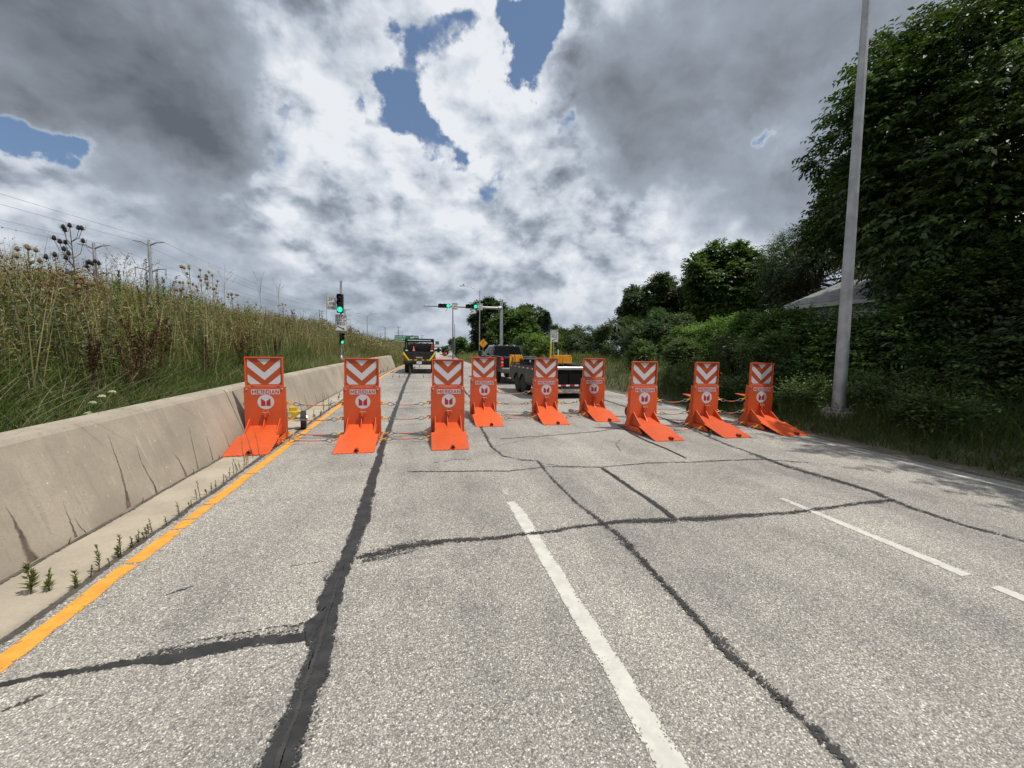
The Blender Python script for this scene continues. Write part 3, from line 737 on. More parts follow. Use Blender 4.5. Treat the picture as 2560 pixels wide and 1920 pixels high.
def wall_streak(pts, wid, parent, mtl=STAIN, wear=None):
    """stain following the sloping face; pts are (Y, z) from top to foot"""
    P = np.array(pts, float); n = 24; t = np.linspace(0, 1, n); s = np.linspace(0, 1, len(P))
    Y = np.interp(t, s, P[:, 0]); Z = np.interp(t, s, P[:, 1]); W = np.interp(t, np.linspace(0, 1, len(wid)), wid)
    ker = np.ones(5) / 5; Y = Y + np.convolve(R.normal(0, .012, n), ker, 'same')
    V, E = [], []
    for c in (-1, -.5, 0, .5, 1):
        y = Y + W / 2 * c
        V.append(np.stack([-3.267 - .3548 * Z + wbend(y) + .004, y, Z], 1)); E.append(np.full(n, abs(c)))
    V = np.stack(V, 1); i = (np.arange(n - 1)[:, None] * 5 + np.arange(4)[None, :]).ravel()
    wr = np.repeat(np.interp(t, [0, .5, 1], wear or [.25, .05, -.1])[:, None], 5, 1)
    np_mesh('crack_stain' if mtl is STAIN else 'lime_streak', V.reshape(-1, 3), np.stack([i, i + 1, i + 6, i + 5], 1), mtl, attrs={'edge': np.stack(E, 1).ravel(), 'wear': wr.ravel()}, parent=parent)
for pts, w_ in (([(4.18, .51), (4.18, .37), (4.17, .22), (4.16, .02)], [.02, .05, .09, .13]), ([(4.66, .37), (4.63, .24), (4.63, .14), (4.60, .02)], [.012, .02, .03, .05]),
                ([(4.69, .2), (4.68, .11), (4.71, .01)], [.012, .014, .02]), ([(5.56, .85), (5.52, .71), (5.48, .45), (5.41, .23), (5.33, .02)], [.012, .02, .035, .05, .12]),
                ([(5.89, .64), (5.83, .41), (5.85, .19), (5.83, .01)], [.015, .035, .035, .06]), ([(6.46, .41), (6.51, .23), (6.5, .01)], [.015, .04, .08]),
                ([(7.08, .63), (6.96, .37), (6.89, .17), (6.82, .01)], [.02, .04, .03, .05]), ([(7.45, .59), (7.39, .31), (7.28, .02)], [.015, .025, .05]), ([(7.97, .32), (7.94, .18), (7.89, .02)], [.02, .03, .05])):
    wall_streak(pts, w_, wall_a)
for y, z0, w_ in ((4.05, .55, .10), (5.62, .86, .06), (5.98, .62, .07), (4.45, .8, .12), (4.9, .75, .10), (6.2, .7, .05), (7.15, .66, .05)):
    wall_streak([(y, z0), (y - .02, z0 * .5), (y - .04, .1)], [.03, w_, w_ * .6], wall_a, PALE, [.25, .1, .3])
for y, z0 in ((12.6, .68), (13.2, .7), (15.7, .45), (15.3, .52), (10.2, .7), (11.1, .6), (14.3, .66), (17.2, .6), (18.8, .5), (21, .6), (23.5, .5), (26, .55)):
    wall_streak([(y, z0), (y - .12, z0 * .5), (y - .25, .02)], [.02, .05, .09], wall_b)

# ================================================================== ORANGE VEHICLE BARRIERS
HS, HP, LF = 1.674, 1.08, 1.175
def make_barrier():
    t = thing('vehicle_barrier', 'x', 'barrier', group='orange vehicle barriers across the ramp')
    # front plate with folded side returns
    b = MB()
    b.box((0, 0, .555), (.72, .012, 1.05))
    for s in (-1, 1):
        b.box((s * .352, .062, .555), (.012, .110, 1.05))
        b.box((s * .352, .13, .33), (.016, .04, .58))
    b.box((0, .055, 1.075), (.692, .10, .010))
    b.box((0, .055, .06), (.692, .10, .012))
    b.build('front_plate', ORANGE, t, bevel=.003)
    # hinged sign panel standing on the plate
    sb = MB(); z0, z1 = 1.092, HS
    sb.box((0, .030, (z0 + z1) / 2), (.626, .008, z1 - z0 - .02), 1)
    for s in (-1, 1): sb.box((s * .324, .030, (z0 + z1) / 2), (.022, .055, z1 - z0))
    for z in (z0 + .011, z1 - .011): sb.box((0, .030, z), (.626, .055, .022))
    sb.box((-.23, .075, 1.06), (.05, .03, .16)); sb.box((.23, .075, 1.06), (.05, .03, .16))
    sign = sb.build('sign_panel', [ORANGE, ORSHEET], t, bevel=.002)
    yS = .0245
    W = .290; zb, zt = z0 + .040, z1 - .040; Hh = zt - zb
    def V(u, v): return (u * W, zb + v * Hh)
    tri = [V(-.40, 1), V(.42, 1), V(.0, .70)]
    vee = [V(-1, 1), V(-1, .66), V(0, .02 + .06), V(1, .66), V(1, 1), V(0, .34 + .06)]
    vee = [V(-1, 1), V(-1, .70), V(0, .16), V(1, .70), V(1, 1), V(0, .46)]
    tri = [V(-.41, 1), V(.41, 1), V(0, .76)]
    lft = [V(-1, .40), V(-1, .10), V(-.84, 0), V(-.20, 0)]
    rgt = [V(1, .40), V(.20, 0), V(.84, 0), V(1, .10)]
    for poly in (tri, vee[:3] + [vee[5]], [vee[2], vee[3], vee[4], vee[5]], lft, rgt):
        MB().flat(poly, yS, 0, .001).build('chevron_stripe', WSHEET, sign, bevel=-1)
    for s in (-1, 1):
        M = Matrix.Rotation(math.radians(90), 3, 'X')
        MB().lathe([(0, .012), (.016, .011), (.021, .004), (.021, 0)], 10, 0, (s * .312, -.007, 1.035), M).build('bolt', BOLT, t, smooth=True)
    # name label with lettering
    npl = MB().box((.018, -.0075, .982), (.50, .003, .100)).build('name_label', WLABEL, t)
    block_text(MB(), 'MERIDIAN', .018, .982, .080, -.0100, .470, .30, .52).build('lettering', REDINK, npl, bevel=-1)
    # round emblem with two facing blocks
    M = Matrix.Rotation(math.radians(90), 3, 'X')
    em = MB().lathe([(0, .003), (.147, .003), (.147, 0)], 40, 0, (.018, -.006, .780), M).build('emblem', WLABEL, t)
    for s in (-1, 1):
        MB().flat([(.018 + s * .008, .700), (.018 + s * .083, .700), (.018 + s * .083, .853), (.018 + s * .008, .792)], -.0102, 0, .001).build('emblem_block', REDINK, em)
    # latch: two ears, pin, tongue
    lb = MB()
    for s in (-1, 1): lb.box((.018 + s * .036, -.042, .556), (.010, .075, .055)); lb.prism([(-.006, .583), (-.05, .583), (-.03, .616), (-.006, .626)], 'x', .018 + s * .036 - .005, .018 + s * .036 + .005)
    lb.box((.018, -.036, .526), (.062, .055, .085)); lb.box((.018, -.02, .476), (.05, .03, .04))
    la = lb.build('latch', ORANGE, t, bevel=.002)
    MB().tube([(-.04, -.056, .576), (.085, -.056, .576)], .008, 8).tube([(.085, -.056, .576), (.088, -.06, .531)], .005, 6).build('pin', BOLT, la, smooth=True)
    # ramp: narrow neck between the gussets, then a broad serrated tongue lying on the road
    def rz(y): return .012 + .300 * (max(0.0, (LF + y) / LF)) ** 1.06       # y runs 0 .. -LF
    nl = MB(); th = .012
    ys = [-.004, -.15, -.30, -.44]
    V = [];
    for y in ys:
        for x in (-.285, .285): V += [(x, y, rz(y)), (x, y, rz(y) - th)]
    k = 4; F = []
    for i in range(len(ys) - 1):
        a = i * k; F += [(a, a + 2, a + k + 2, a + k), (a + 1, a + k + 1, a + k + 3, a + 3), (a, a + k, a + k + 1, a + 1), (a + 2, a + 3, a + k + 3, a + k + 2)]
    F += [(0, 1, 3, 2), (k * 3, k * 3 + 2, k * 3 + 3, k * 3 + 1)]
    nl.add(V, F)
    # broad tongue outline (x, y) with scallops along sides and front
    left = []; y = -.44; n = 7
    for i in range(n):
        y0 = -.44 - (LF - .47) * i / n; y1 = -.44 - (LF - .47) * (i + 1) / n
        left += [(-.350 if i == 0 else -.362, y0), (-.356, (y0 * .45 + y1 * .55)), (-.338, y1 + .014)] if i >= 0 else []
    front = []; nf = 9
    for i in range(nf):
        x0 = -.36 + .72 * i / nf; x1 = -.36 + .72 * (i + 1) / nf
        front += [(x0, -LF + .022), (x0 * .72 + x1 * .28, -LF - .006), (x0 * .28 + x1 * .72, -LF - .006)]
    front.append((.36, -LF + .022))
    right = [(-x, y) for x, y in left][::-1]
    outl = left + front + right
    Vt = [(x, y, rz(y)) for x, y in outl]; Vb = [(x, y, max(.002, rz(y) - th)) for x, y in outl]
    nO = len(outl)
    # fill by strips: top and bottom as n-gons lie nearly flat
    nl.add(Vt + Vb, [tuple(range(nO))[::-1], tuple(range(nO, 2 * nO))] + [(i, (i + 1) % nO, nO + (i + 1) % nO, nO + i) for i in range(nO)])
    nl.build('ramp', ORANGE, t, bevel=0)
    for x in (-.270, -.006, .270):
        MB().prism([(-.006, .44), (-.018, .455), (-.036, .455), (-.34 if abs(x) > .1 else -.24, rz(-.30) + .0), (-.34 if abs(x) > .1 else -.24, rz(-.34) - .01), (-.006, rz(0) - .02)], 'x', x - .008, x + .008).build('gusset', ORANGE, t, bevel=.0015)
    # side cheeks under the ramp and the base rails with bolts
    for s in (-1, 1):
        MB().prism([(-.006, .30), (-.44, rz(-.44) - .014), (-.44, .13), (-.006, .13)], 'x', s * .281 - .006, s * .281 + .006).build('cheek_plate', ORANGE, t)
        rb = MB(); rb.prism([(.10, .02), (.10, .135), (-.46, .135), (-.58, .07), (-.58, .02)], 'x', s * .345 - .008, s * .345 + .008)
        rb.box((s * .31, -.24, .028), (.07, .68, .012))
        ra = rb.build('base_rail', ORANGE, t, bevel=.002)
        Mx = Matrix.Rotation(math.radians(90 * s), 3, 'Y')
        for y in (-.10, -.30, -.48):
            MB().lathe([(0, .010), (.012, .010), (.013, 0)], 8, 0, (s * .353, y, .075), Mx).build('rail_bolt', BOLT, ra)
    # tow eye near the tip
    M = Matrix.Rotation(math.radians(90), 3, 'X')
    tb = MB(); c = (.045, -LF + .045, rz(-LF + .10) + .018)
    tb.lathe([(.021, 0), (.034, 0), (.034, .10), (.021, .10), (.021, 0)], 14, 0, (c[0], c[1] + .06, c[2]), M)
    tb.box((c[0], c[1] + .035, c[2] - .028), (.10, .06, .012))
    tb.build('tow_socket', mat_dark_orange, t, smooth=True)
    # rear: bed plate, struts, tow tongue, two transport wheels
    rb = MB(); rb.box((0, .30, .045), (.60, .50, .014))
    for s in (-1, 1): rb.prism([(.02, .05), (.02, .72), (.07, .72), (.52, .09), (.52, .05)], 'x', s * .18 - .007, s * .18 + .007)
    rb.build('rear_frame', ORANGE, t)
    tg = MB(); tg.prism([(-.30, .02), (.30, .02), (.30, .10), (.035, .90), (-.035, .90), (-.30, .10)], 'z', .757, .771)
    tg.build('tow_tongue', ORANGE, t, bevel=.002)
    MB().tube([(-.30, .20, .43), (.30, .20, .43)], .014, 8).build('axle', BOLT, t)
    for s in (-1, 1):
        My = Matrix.Rotation(math.radians(90), 3, 'Y')
        w = MB().lathe([(.072, -.022), (.108, -.030), (.122, -.018), (.124, 0), (.122, .018), (.108, .030), (.072, .022)], 22, 0, (s * .295, .20, .43), My).build('wheel', RUBBER, t, smooth=True)
        MB().lathe([(0, .026), (.03, .026), (.035, .012), (.066, .012), (.073, .022), (.073, -.022), (.066, -.012), (.035, -.012), (.03, -.026), (0, -.026)], 18, 0, (s * .295, .20, .43), My).build('rim', ORANGE, w, smooth=True)
    # cable ears on both edges
    for s in (-1, 1):
        for z in (.74, .43, .10):
            MB().ring((s * .372, .05, z), (0, 1, 0), .024, .007, 12, 6).build('cable_ear', ORANGE, t, smooth=True)
        MB().ring((s * .372, -.42, .085), (0, 1, 0), .022, .007, 12, 6).build('cable_ear', ORANGE, t, smooth=True)
    return t
mat_dark_orange = mat('worn orange socket', (.30, .035, .01), .55, var=.3, dirt=(.06, .03, .02), damt=.7)
BAR = [(-2.97, 8.72, 3.04, 'leftmost orange barrier, wedged against the concrete parapet with weeds before its ramp'),
       (-1.13, 8.58, -.37, 'orange barrier on bare pavement between the yellow line and the long black tar seam'),
       (.62, 8.54, -1.31, 'orange barrier just right of the long black tar seam, third from the parapet'),
       (1.74, 10.61, -1.05, 'orange barrier set farther back in front of the black pickup truck tail'),
       (3.51, 10.59, -3.04, 'orange barrier hiding the left rear corner of the black trailer'),
       (5.06, 10.80, -2.81, 'orange barrier before the right half of the black trailer tailgate'),
       (5.33, 8.53, -1.64, 'sunlit orange barrier, leftmost of the front right three, its tow tongue showing'),
       (7.11, 8.56, -1.89, 'middle one of the three front right orange barriers, thin shade over its ramp'),
       (8.76, 8.53, -3.98, 'orange barrier standing in tree shade beside the grass verge, rightmost of the nine')]
proto = make_barrier(); BROOT = []
for i, (x, y, a, lab) in enumerate(BAR):
    o = proto if i == 0 else dup(proto)
    o.location = (x, y, 0); o.rotation_euler = (0, 0, math.radians(a)); o['label'] = lab; BROOT.append(o)
bpy.context.view_layer.update()

# ------------------------------------------------------------------ cables strung between neighbours
def cable(a, b, label, sag):
    a, b = Vector(a), Vector(b); mid = (a + b) / 2; L = (b - a).length
    t = thing('barrier_cable', label, 'cable', mid, group='wire cables linking the orange barriers')
    def P(u): return a.lerp(b, u) - mid + Vector((0, 0, -sag * 4 * u * (1 - u)))
    ux = min(.30, .235 / L)
    for e in (0, 1):
        f = (lambda u: P(u)) if e == 0 else (lambda u: P(1 - u))
        p0, p1, p2 = f(0), f(ux * .55), f(ux)
        d = (p1 - p0).normalized(); side = d.cross(Vector((0, 1, 0))).normalized()
        # hook: shank, open curl and latch tongue
        c = p0 + d * .012
        curl = [c + d * (.030 * math.cos(q)) + side * (.030 * math.sin(q)) for q in np.linspace(math.radians(60), math.radians(330), 9)]
        h = MB().tube(curl + [p0 + d * .055, p0 + d * .088], [.008, .012, .013, .013, .013, .013, .013, .012, .012, .013, .014], 7)
        h.ring(p0 + d * .103, Vector((0, 1, 0)), .019, .010, 10, 6)
        hk = h.build('hook', HOOKY, t, smooth=True)
        MB().bar(p0 + d * .05 + side * -.012, c + d * -.02 + side * -.026, .012, .006).build('hook_latch', BOLT, hk)
        # thimble eye: a teardrop loop of wire with its crimped sleeve
        q0 = p0 + d * .112; d2 = (f(ux * 1.5) - q0).normalized(); s2 = d2.cross(Vector((0, 1, 0))).normalized()
        loop = [q0 + d2 * (.115 * (1 - math.cos(v)) / 2) + s2 * (.034 * math.sin(v) * (1 - .25 * math.cos(v + math.pi))) for v in np.linspace(0, 2 * math.pi, 15)]
        th = MB().tube(loop, .009, 6, caps=False).build('thimble', SLEEVE, t, smooth=True)
        qs = q0 + d2 * .110
        MB().tube([qs, qs + d2 * .10], [.015, .012], 8).build('sleeve', SLEEVE, t, smooth=True)
    n = 12; us = np.linspace(min(.44, .33 / L), 1 - min(.44, .33 / L), n)
    MB().tube([P(u) for u in us], .0105, 6).build('wire', WIRE, t, smooth=True)
    return t
NAMES = ['barrier touching the parapet', 'next barrier', 'barrier right of the tar seam', 'barrier before the pickup', 'trailer corner barrier', 'tailgate barrier',
         'sunlit right barrier', 'middle right barrier', 'rightmost shaded barrier']
for i, j in ((0, 1), (1, 2), (3, 4), (4, 5), (6, 7), (7, 8)):
    mi, mj = BROOT[i].matrix_world, BROOT[j].matrix_world
    span = (BROOT[j].location - BROOT[i].location).length
    sg = .045 if i < 3 else .075
    for (y, z, word, k) in ((.05, .74, 'highest', 1.0), (.05, .43, 'middle', 1.0), (.05, .10, 'low rear', .35), (-.42, .085, 'low front', .35)):
        cable(mi @ Vector((.396, y, z)), mj @ Vector((-.396, y, z)), '%s wire cable between the %s and the %s' % (word, NAMES[i], NAMES[j]), sg * k)

# ================================================================== STREET FURNITURE
def rrect(w, h, r=.04, n=4, cx=0, cz=0):
    pts = []
    for sx, sz, a0 in ((1, 1, 0), (-1, 1, 90), (-1, -1, 180), (1, -1, 270)):
        for i in range(n + 1):
            a = math.radians(a0 + 90 * i / n)
            pts.append((cx + sx * (w / 2 - r) + r * math.cos(a), cz + sz * (h / 2 - r) + r * math.sin(a)))
    return pts[::-1]
def panel(parent, w, h, x, y, z, lines, arrow=None, face=None, name='sign_panel', border=True):
    face = face or SIGNW
    p = MB().flat(rrect(w, h), -.003, 0, .006).build(name, face, parent); p.location = (x, y, z)
    if border:
        o, i = rrect(w - .03, h - .03, .035), rrect(w - .055, h - .055, .03); n = len(o)
        MB().add([(a, -.0045, c) for a, c in o] + [(a, -.0045, c) for a, c in i], [(k, (k + 1) % n, n + (k + 1) % n, n + k) for k in range(n)]).build('border', SIGNBLK, p, bevel=-1)
    tb = MB()
    for st, cz, hh, bd in lines: block_text(tb, st, 0, cz, hh, -.0052, min(w - .09, hh * .78 * len(st)), .29, .50)
    if arrow:
        (ax, az), (bx, bz) = arrow; d = Vector((bx - ax, bz - az)); L = d.length; d.normalize(); s = Vector((-d.y, d.x))
        def Q(t, o): return (ax + d.x * t + s.x * o, az + d.y * t + s.y * o)
        tb.flat([Q(0, .024), Q(L - .10, .024), Q(L - .10, -.024), Q(0, -.024)], -.0052)
        tb.flat([Q(L - .115, .062), Q(L, 0), Q(L - .115, -.062)], -.0052)
    tb.build('lettering', SIGNBLK, p, bevel=-1)
    return p
def signal_head(parent, loc, horizontal=False, name='signal_head', rz=0.0):
    """three-lens head facing -y; green lens lit"""
    L, Wd, Dp = 1.02, .33, .22
    b = MB()
    if horizontal: b.box((0, 0, 0), (L, Dp, Wd))
    else: b.box((0, 0, 0), (Wd, Dp, L))
    b.box((0, Dp / 2 + .03, 0), (.10, .06, .10))
    h = b.build(name, SIGBLK, parent, bevel=.012); h.location = loc; h.rotation_euler = (0, 0, rz)
    M = Matrix.Rotation(math.radians(90), 3, 'X')
    for k, mt, nm in ((-1, LENSR, 'red_lens'), (0, LENSA, 'amber_lens'), (1, LENSG, 'green_lens')):
        c = (k * .335, 0, 0) if horizontal else (0, 0, -k * .335)
        MB().lathe([(0, .030), (.07, .026), (.12, .012), (.145, 0)], 22, 0, (c[0], -Dp / 2 - .002, c[2]), M).build(nm, mt, h, smooth=True)
        # tunnel visor, open below
        vb = MB(); n = 14
        A = np.linspace(math.radians(-25), math.radians(205), n); V = []
        for r_, y0, y1 in ((.160, 0, -.24), (.154, 0, -.24)):
            for y in (y0, y1):
                for a in A:
                    yy_ = y * (.55 + .45 * max(0, math.sin(a))) if y else y
                    V.append((c[0] + r_ * math.cos(a), -Dp / 2 + yy_, c[2] + r_ * math.sin(a)))
        F = [(i, i + 1, n + i + 1, n + i) for i in range(n - 1)] + [(2 * n + i, 3 * n + i, 3 * n + i + 1, 2 * n + i + 1) for i in range(n - 1)] + [(n + i, n + i + 1, 3 * n + i + 1, 3 * n + i) for i in range(n - 1)]
        vb.add(V, F).build('visor', SIGBLK, h)
    return h

# ---- ramp signal on the left pole
gz = float(gleft(-4.25, 24))
t = thing('traffic_signal', 'post beside the parapet carrying a green signal and the LEFT LANE SIGNAL sign', 'traffic signal', (-4.24, 24, gz), tilt=(0, .017))
MB().tube([(0, 0, -.3), (0, 0, 5.45 - gz)], .057, 14).build('pole', STEEL, t, smooth=True)
MB().lathe([(.057, 0), (.062, 0), (.062, .02), (0, .035)], 14, 0, (0, 0, 5.45 - gz)).build('cap', STEEL, t, smooth=True)
MB().lathe([(.17, 0), (.17, .04), (.10, .30), (.06, .34)], 12, 0, (0, 0, -.05)).build('base', STEEL, t, smooth=True)
signal_head(t, (0, -.20, 4.20 - gz))
br = MB()
for z in (4.62, 3.78): br.box((0, -.08, z - gz), (.05, .18, .04))
br.box((-.40, -.05, 4.35 - gz), (.62, .03, .03)); br.box((-.40, -.05, 4.02 - gz), (.62, .03, .03))
br.build('bracket', STEEL, t)
panel(t, .52, .68, -.50, -.075, 4.19 - gz, [('LEFT', .21, .15, .02), ('LANE', .0, .15, .02), ('SIGNAL', -.21, .15, .02)])
panel(t, .61, .90, .02, -.075, 3.15 - gz, [('STOP', .31, .18, .025), ('HERE ON', .135, .09, .012), ('RED', -.045, .18, .025)], arrow=((-.19, -.20), (.20, -.37)))
h2 = signal_head(t, (.06, -.16, 2.28 - gz), name='lower_signal_head', rz=.5); h2.scale = (.62, .8, .60)
M = Matrix.Rotation(math.radians(90), 3, 'X')

# ---- mast arm over the lanes
t = thing('mast_arm_signal', 'galvanised mast arm over the lanes with two horizontal green signals', 'traffic signal', (7.33, 35, 0), tilt=(0, -.017))
MB().tube([(0, 0, 0), (0, 0, 3), (0, 0, 5.9)], [.165, .145, .125], 18).build('pole', STEEL, t, smooth=True)
MB().lathe([(.13, 0), (.15, 0), (.15, .05), (0, .11)], 16, 0, (0, 0, 5.88)).build('cap', STEEL, t, smooth=True)
MB().lathe([(.25, 0), (.25, .05), (.17, .08)], 16).build('base_flange', STEEL, t, smooth=True)
MB().tube([(.0, 0, 5.42), (-.28, 0, 5.42)], .19, 14).build('arm_clamp', STEEL, t, smooth=True)
MB().tube([(-.2, -.02, 5.42), (-2.5, -.02, 5.45), (-4.6, -.02, 5.47), (-6.75, -.02, 5.48)], [.125, .10, .085, .07], 14).build('arm', STEEL, t, smooth=True)
for x in (-5.05, -2.70): signal_head(t, (x, -.26, 5.48), True)
for x, w1 in ((-4.14, 'CENTER'), (-1.96, 'RIGHT')):
    panel(t, .50, .58, x, -.15, 5.48, [(w1, .18, .12, .014), ('LANE', .0, .12, .014), ('SIGNAL', -.18, .12, .014)])
MB().ring((-2.62, -.05, 4.98), (0, 1, .2), .13, .008, 16, 5).build('cable_loop', SIGBLK, t, smooth=True)
MB().tube([(-4.75, -.1, 5.33), (-4.85, -.15, 5.1), (-4.98, -.18, 5.0)], .014, 5).build('cable_tail', SIGBLK, t)

# ---- right hand STOP HERE ON RED post
gz = float(gright(10.4, 28)) * 0 + .02
t = thing('stop_sign_post', 'white STOP HERE ON RED sign on a grey post behind the trailer', 'sign', (9.84, 28, 0), tilt=(0, -.02))
MB().tube([(0, 0, 0), (0, 0, 3.3)], .036, 10).build('post', STEEL, t, smooth=True)
panel(t, .61, .90, .03, -.05, 2.86, [('STOP', .31, .18, .025), ('HERE ON', .135, .09, .012), ('RED', -.045, .18, .025)], arrow=((.20, -.20), (-.20, -.37)))
MB().flat([(.20, 2.22), (.52, 1.98), (.30, 2.36)], .05, 0, .006).build('turned_sign', GREYP, t)
t = thing('bollard_post', 'tall yellow marker post standing left of the STOP HERE ON RED post', 'post', (9.22, 27, 0))
MB().tube([(0, 0, 0), (.02, 0, 2.36)], .055, 12).lathe([(.058, 0), (.05, .03), (0, .05)], 12, 0, (.02, 0, 2.35)).build('post_tube', mat('yellow post sleeve', (.75, .52, .03), .5, var=.1), t, smooth=True)
t = thing('vent_pipe', 'short white pipe standing in the weeds right of the STOP HERE ON RED post', 'pipe', (10.9, 30, 0))
MB().tube([(0, 0, 0), (0, 0, 1.78)], .05, 10).lathe([(.06, 0), (.06, .05), (0, .08)], 10, 0, (0, 0, 1.76)).build('pipe_tube', mat('white pvc', (.68, .66, .58), .5), t, smooth=True)

# ---- amber lane-ends diamond
t = thing('warning_sign', 'amber diamond lane ends sign on a thin post behind the pickup cab', 'sign', (8.85, 55, 0))
MB().tube([(0, 0, -.2), (0, 0, 3.0)], .03, 8).build('post', STEEL, t)
q = .655
p = MB().flat([(0, -q), (-q, 0), (0, q), (q, 0)][::-1], -.04, 0, .008).build('sign_panel', SIGNYE, t); p.location = (0, 0, 2.45)
b = MB(); o_, i_ = q - .05, q - .085
b.add([(0, -.0415, -o_), (-o_, -.0415, 0), (0, -.0415, o_), (o_, -.0415, 0), (0, -.0415, -i_), (-i_, -.0415, 0), (0, -.0415, i_), (i_, -.0415, 0)], [(k, (k + 1) % 4, 4 + (k + 1) % 4, 4 + k) for k in range(4)])
b.flat([(-.17, -.30), (-.17, .32), (-.10, .32), (-.10, -.30)], -.042)
b.flat([(.02, .32), (.09, .32), (.09, .12), (.19, -.04), (.19, -.30), (.12, -.30), (.12, -.07), (.02, .09)], -.042)
b.build('symbol', SIGNBLK, p, bevel=-1)

# ---- green guide sign
t = thing('guide_sign', 'green road guide sign partly hidden by the emergency truck roof rack', 'sign', (-2.0, 75, 0))
for x in (-1.6, 1.7): MB().tube([(x, .1, -.2), (x, .1, 3.6)], .08, 8).build('post', STEEL, t)
p = MB().flat(rrect(4.25, 1.30, .12), -.02, 0, .05).build('sign_panel', SIGNGR, t); p.location = (0, 0, 3.13)
b = MB()
b.text('Hawley Rd', -2.0, .40, .24, -.024, 0, .02, align=-1, width=1.75); b.text('CLOSED', 1.05, .40, .22, -.024, 0, .02, align=-1, width=.95)
b.text('Mitchell Blvd', -2.0, .0, .24, -.024, 0, .02, align=-1, width=2.3); b.text('Brewers Blvd', -1.35, -.40, .24, -.024, 0, .02, align=-1, width=2.2)
b.flat(rrect(.50, .28, .10, 4, -1.72, -.40), -.024)
b.build('lettering', WHITET, p, bevel=-1)

# ---- light poles
def cobra(name, label, base, hgt, arm, r0, grp=None, lean=0.0):
    t = thing(name, label, 'street lamp', base, group=grp, tilt=(0, lean))
    MB().tube([(0, 0, -.2), (0, 0, hgt)], [r0, r0 * .6], 12).build('pole', STEEL, t, smooth=True)
    for s in ((arm,) if isinstance(arm, (int, float)) else arm):
        MB().tube([(0, 0, hgt - .25), (s * .3, 0, hgt + .15), (s * .65, 0, hgt + .5), (s * .85, 0, hgt + .56), (s, 0, hgt + .57)], .045, 8).build('arm', STEEL, t, smooth=True)
        MB().box((s * 1.14, 0, hgt + .55), (abs(s) * .30, .22, .09)).build('lamp_head', GREYP, t, bevel=.02)
    return t
L1 = cobra('street_lamp', 'tall cobra head street lamp behind the mast arm, its head reaching left', (9.12, 60, 0), 10.4, -2.3, .10, lean=-.006)
b_ = thing('bird', 'small dark bird perched on the street lamp head', 'bird', (6.62, 60, 11.05))
MB().lathe([(0, -.13), (.05, -.07), (.075, 0), (.05, .08), (0, .10)], 8, 0, (0, 0, .09), Matrix.Rotation(.9, 3, 'Y')).lathe([(0, -.045), (.04, 0), (0, .045)], 8, 0, (-.10, 0, .19)).prism([(-.13, .20), (-.18, .185), (-.13, .18)], 'y', -.01, .01).tube([(0, 0, .03), (0, 0, -.03)], .01, 4).build('bird_body', mat('dark feathers', (.03, .03, .035), .7), b_, smooth=True)
t = thing('thin_pole', 'thin dark pole rising behind the mast arm left of centre', 'pole', (5.10, 60, 0))
MB().tube([(0, 0, -.2), (-.06, 0, 7.4)], [.10, .07], 10).build('pole_shaft', GREYP, t, smooth=True)
t = thing('thin_pole', 'shorter pale pole beside the thin dark pole', 'pole', (6.72, 75, 0))
MB().tube([(0, 0, -.2), (-.06, 0, 6.1)], [.09, .06], 10).build('pole_shaft', POLE, t, smooth=True)
cobra('street_lamp', 'far two-armed street lamp above the weeds left of the guide sign', (-12.9, 110, 0), 9.5, (-1.9, 1.9), .13, 'two-armed lamps along the freeway')
cobra('street_lamp', 'most distant two-armed street lamp just above the guide sign', (-9.2, 250, 0), 10.4, (-2.2, 2.2), .18, 'two-armed lamps along the freeway')

# ---- big lamp standard at right on its concrete foot
pb = Vector((10.42, 7.78, .46))
t = thing('light_standard', 'tall weathered steel light standard on a concrete foot in the grass verge', 'light pole', pb, tilt=(.0, -.033))
MB().tube([(0, 0, .12), (0, 0, .35), (0, 0, 3), (0, 0, 6), (0, 0, 12.4)], [.146, .143, .120, .100, .068], 24).build('pole', POLE, t, smooth=True)
MB().tube([(0, 0, 12.2), (-.5, .1, 12.7), (-1.5, .3, 13.1), (-2.6, .5, 13.2)], .05, 8).build('arm', POLE, t, smooth=True)
MB().box((-2.9, .55, 13.16), (.6, .25, .12)).build('lamp_head', GREYP, t, bevel=.03)
fb = MB().box((0, 0, .09), (.42, .42, .05))
for sx in (-1, 1):
    for sy in (-1, 1): fb.tube([(sx * .16, sy * .16, .05), (sx * .16, sy * .16, .19)], .018, 8)
fb.build('base_flange', POLE, t, bevel=.004)
MB().lathe([(.36, -.5), (.36, .03), (.33, .06), (0, .06)], 20).build('concrete_foot', concrete('foot concrete', (.30, .28, .25), False), t, smooth=True)
MB().box((-.02, -.150, .62), (.11, .02, .20)).build('hand_hole_cover', POLE, t, bevel=.006)

# ---- transmission pylons and their wires
PYL = mat('pylon steel', (.33, .34, .36), .6, .4, var=.15)
WIREM = mat('power line', (.20, .21, .23), .6, .3, var=0)
def pylon(label, x, y, top, k=1.0):
    t = thing('transmission_pole', label, 'pylon', (x, y, -2), group='transmission poles of the power line')
    H = top + 2
    MB().tube([(0, 0, 0), (0, 0, H)], [.62 * k, .26 * k], 10).build('mast', PYL, t, smooth=True)
    for i, dz in enumerate((.4, 6.4, 12.6)):
        for s in (-1, 1):
            a = MB(); z = H - dz
            a.tube([(0, 0, z - .9), (s * 1.4, 0, z - .15), (s * 3.1, 0, z + .05)], [.22 * k, .17 * k, .10 * k], 8)
            ar = a.build('crossarm', PYL, t, smooth=True)
            if i: MB().tube([(s * 3.0, 0, z), (s * 3.0, 0, z - 2.2)], .10 * k, 6).build('insulator', PYL, ar)
    return [(x + s * 3.0, y, top - dz - (2.2 if dz > 1 else 0)) for dz in (.4, 6.4, 12.6) for s in (-1, 1)]
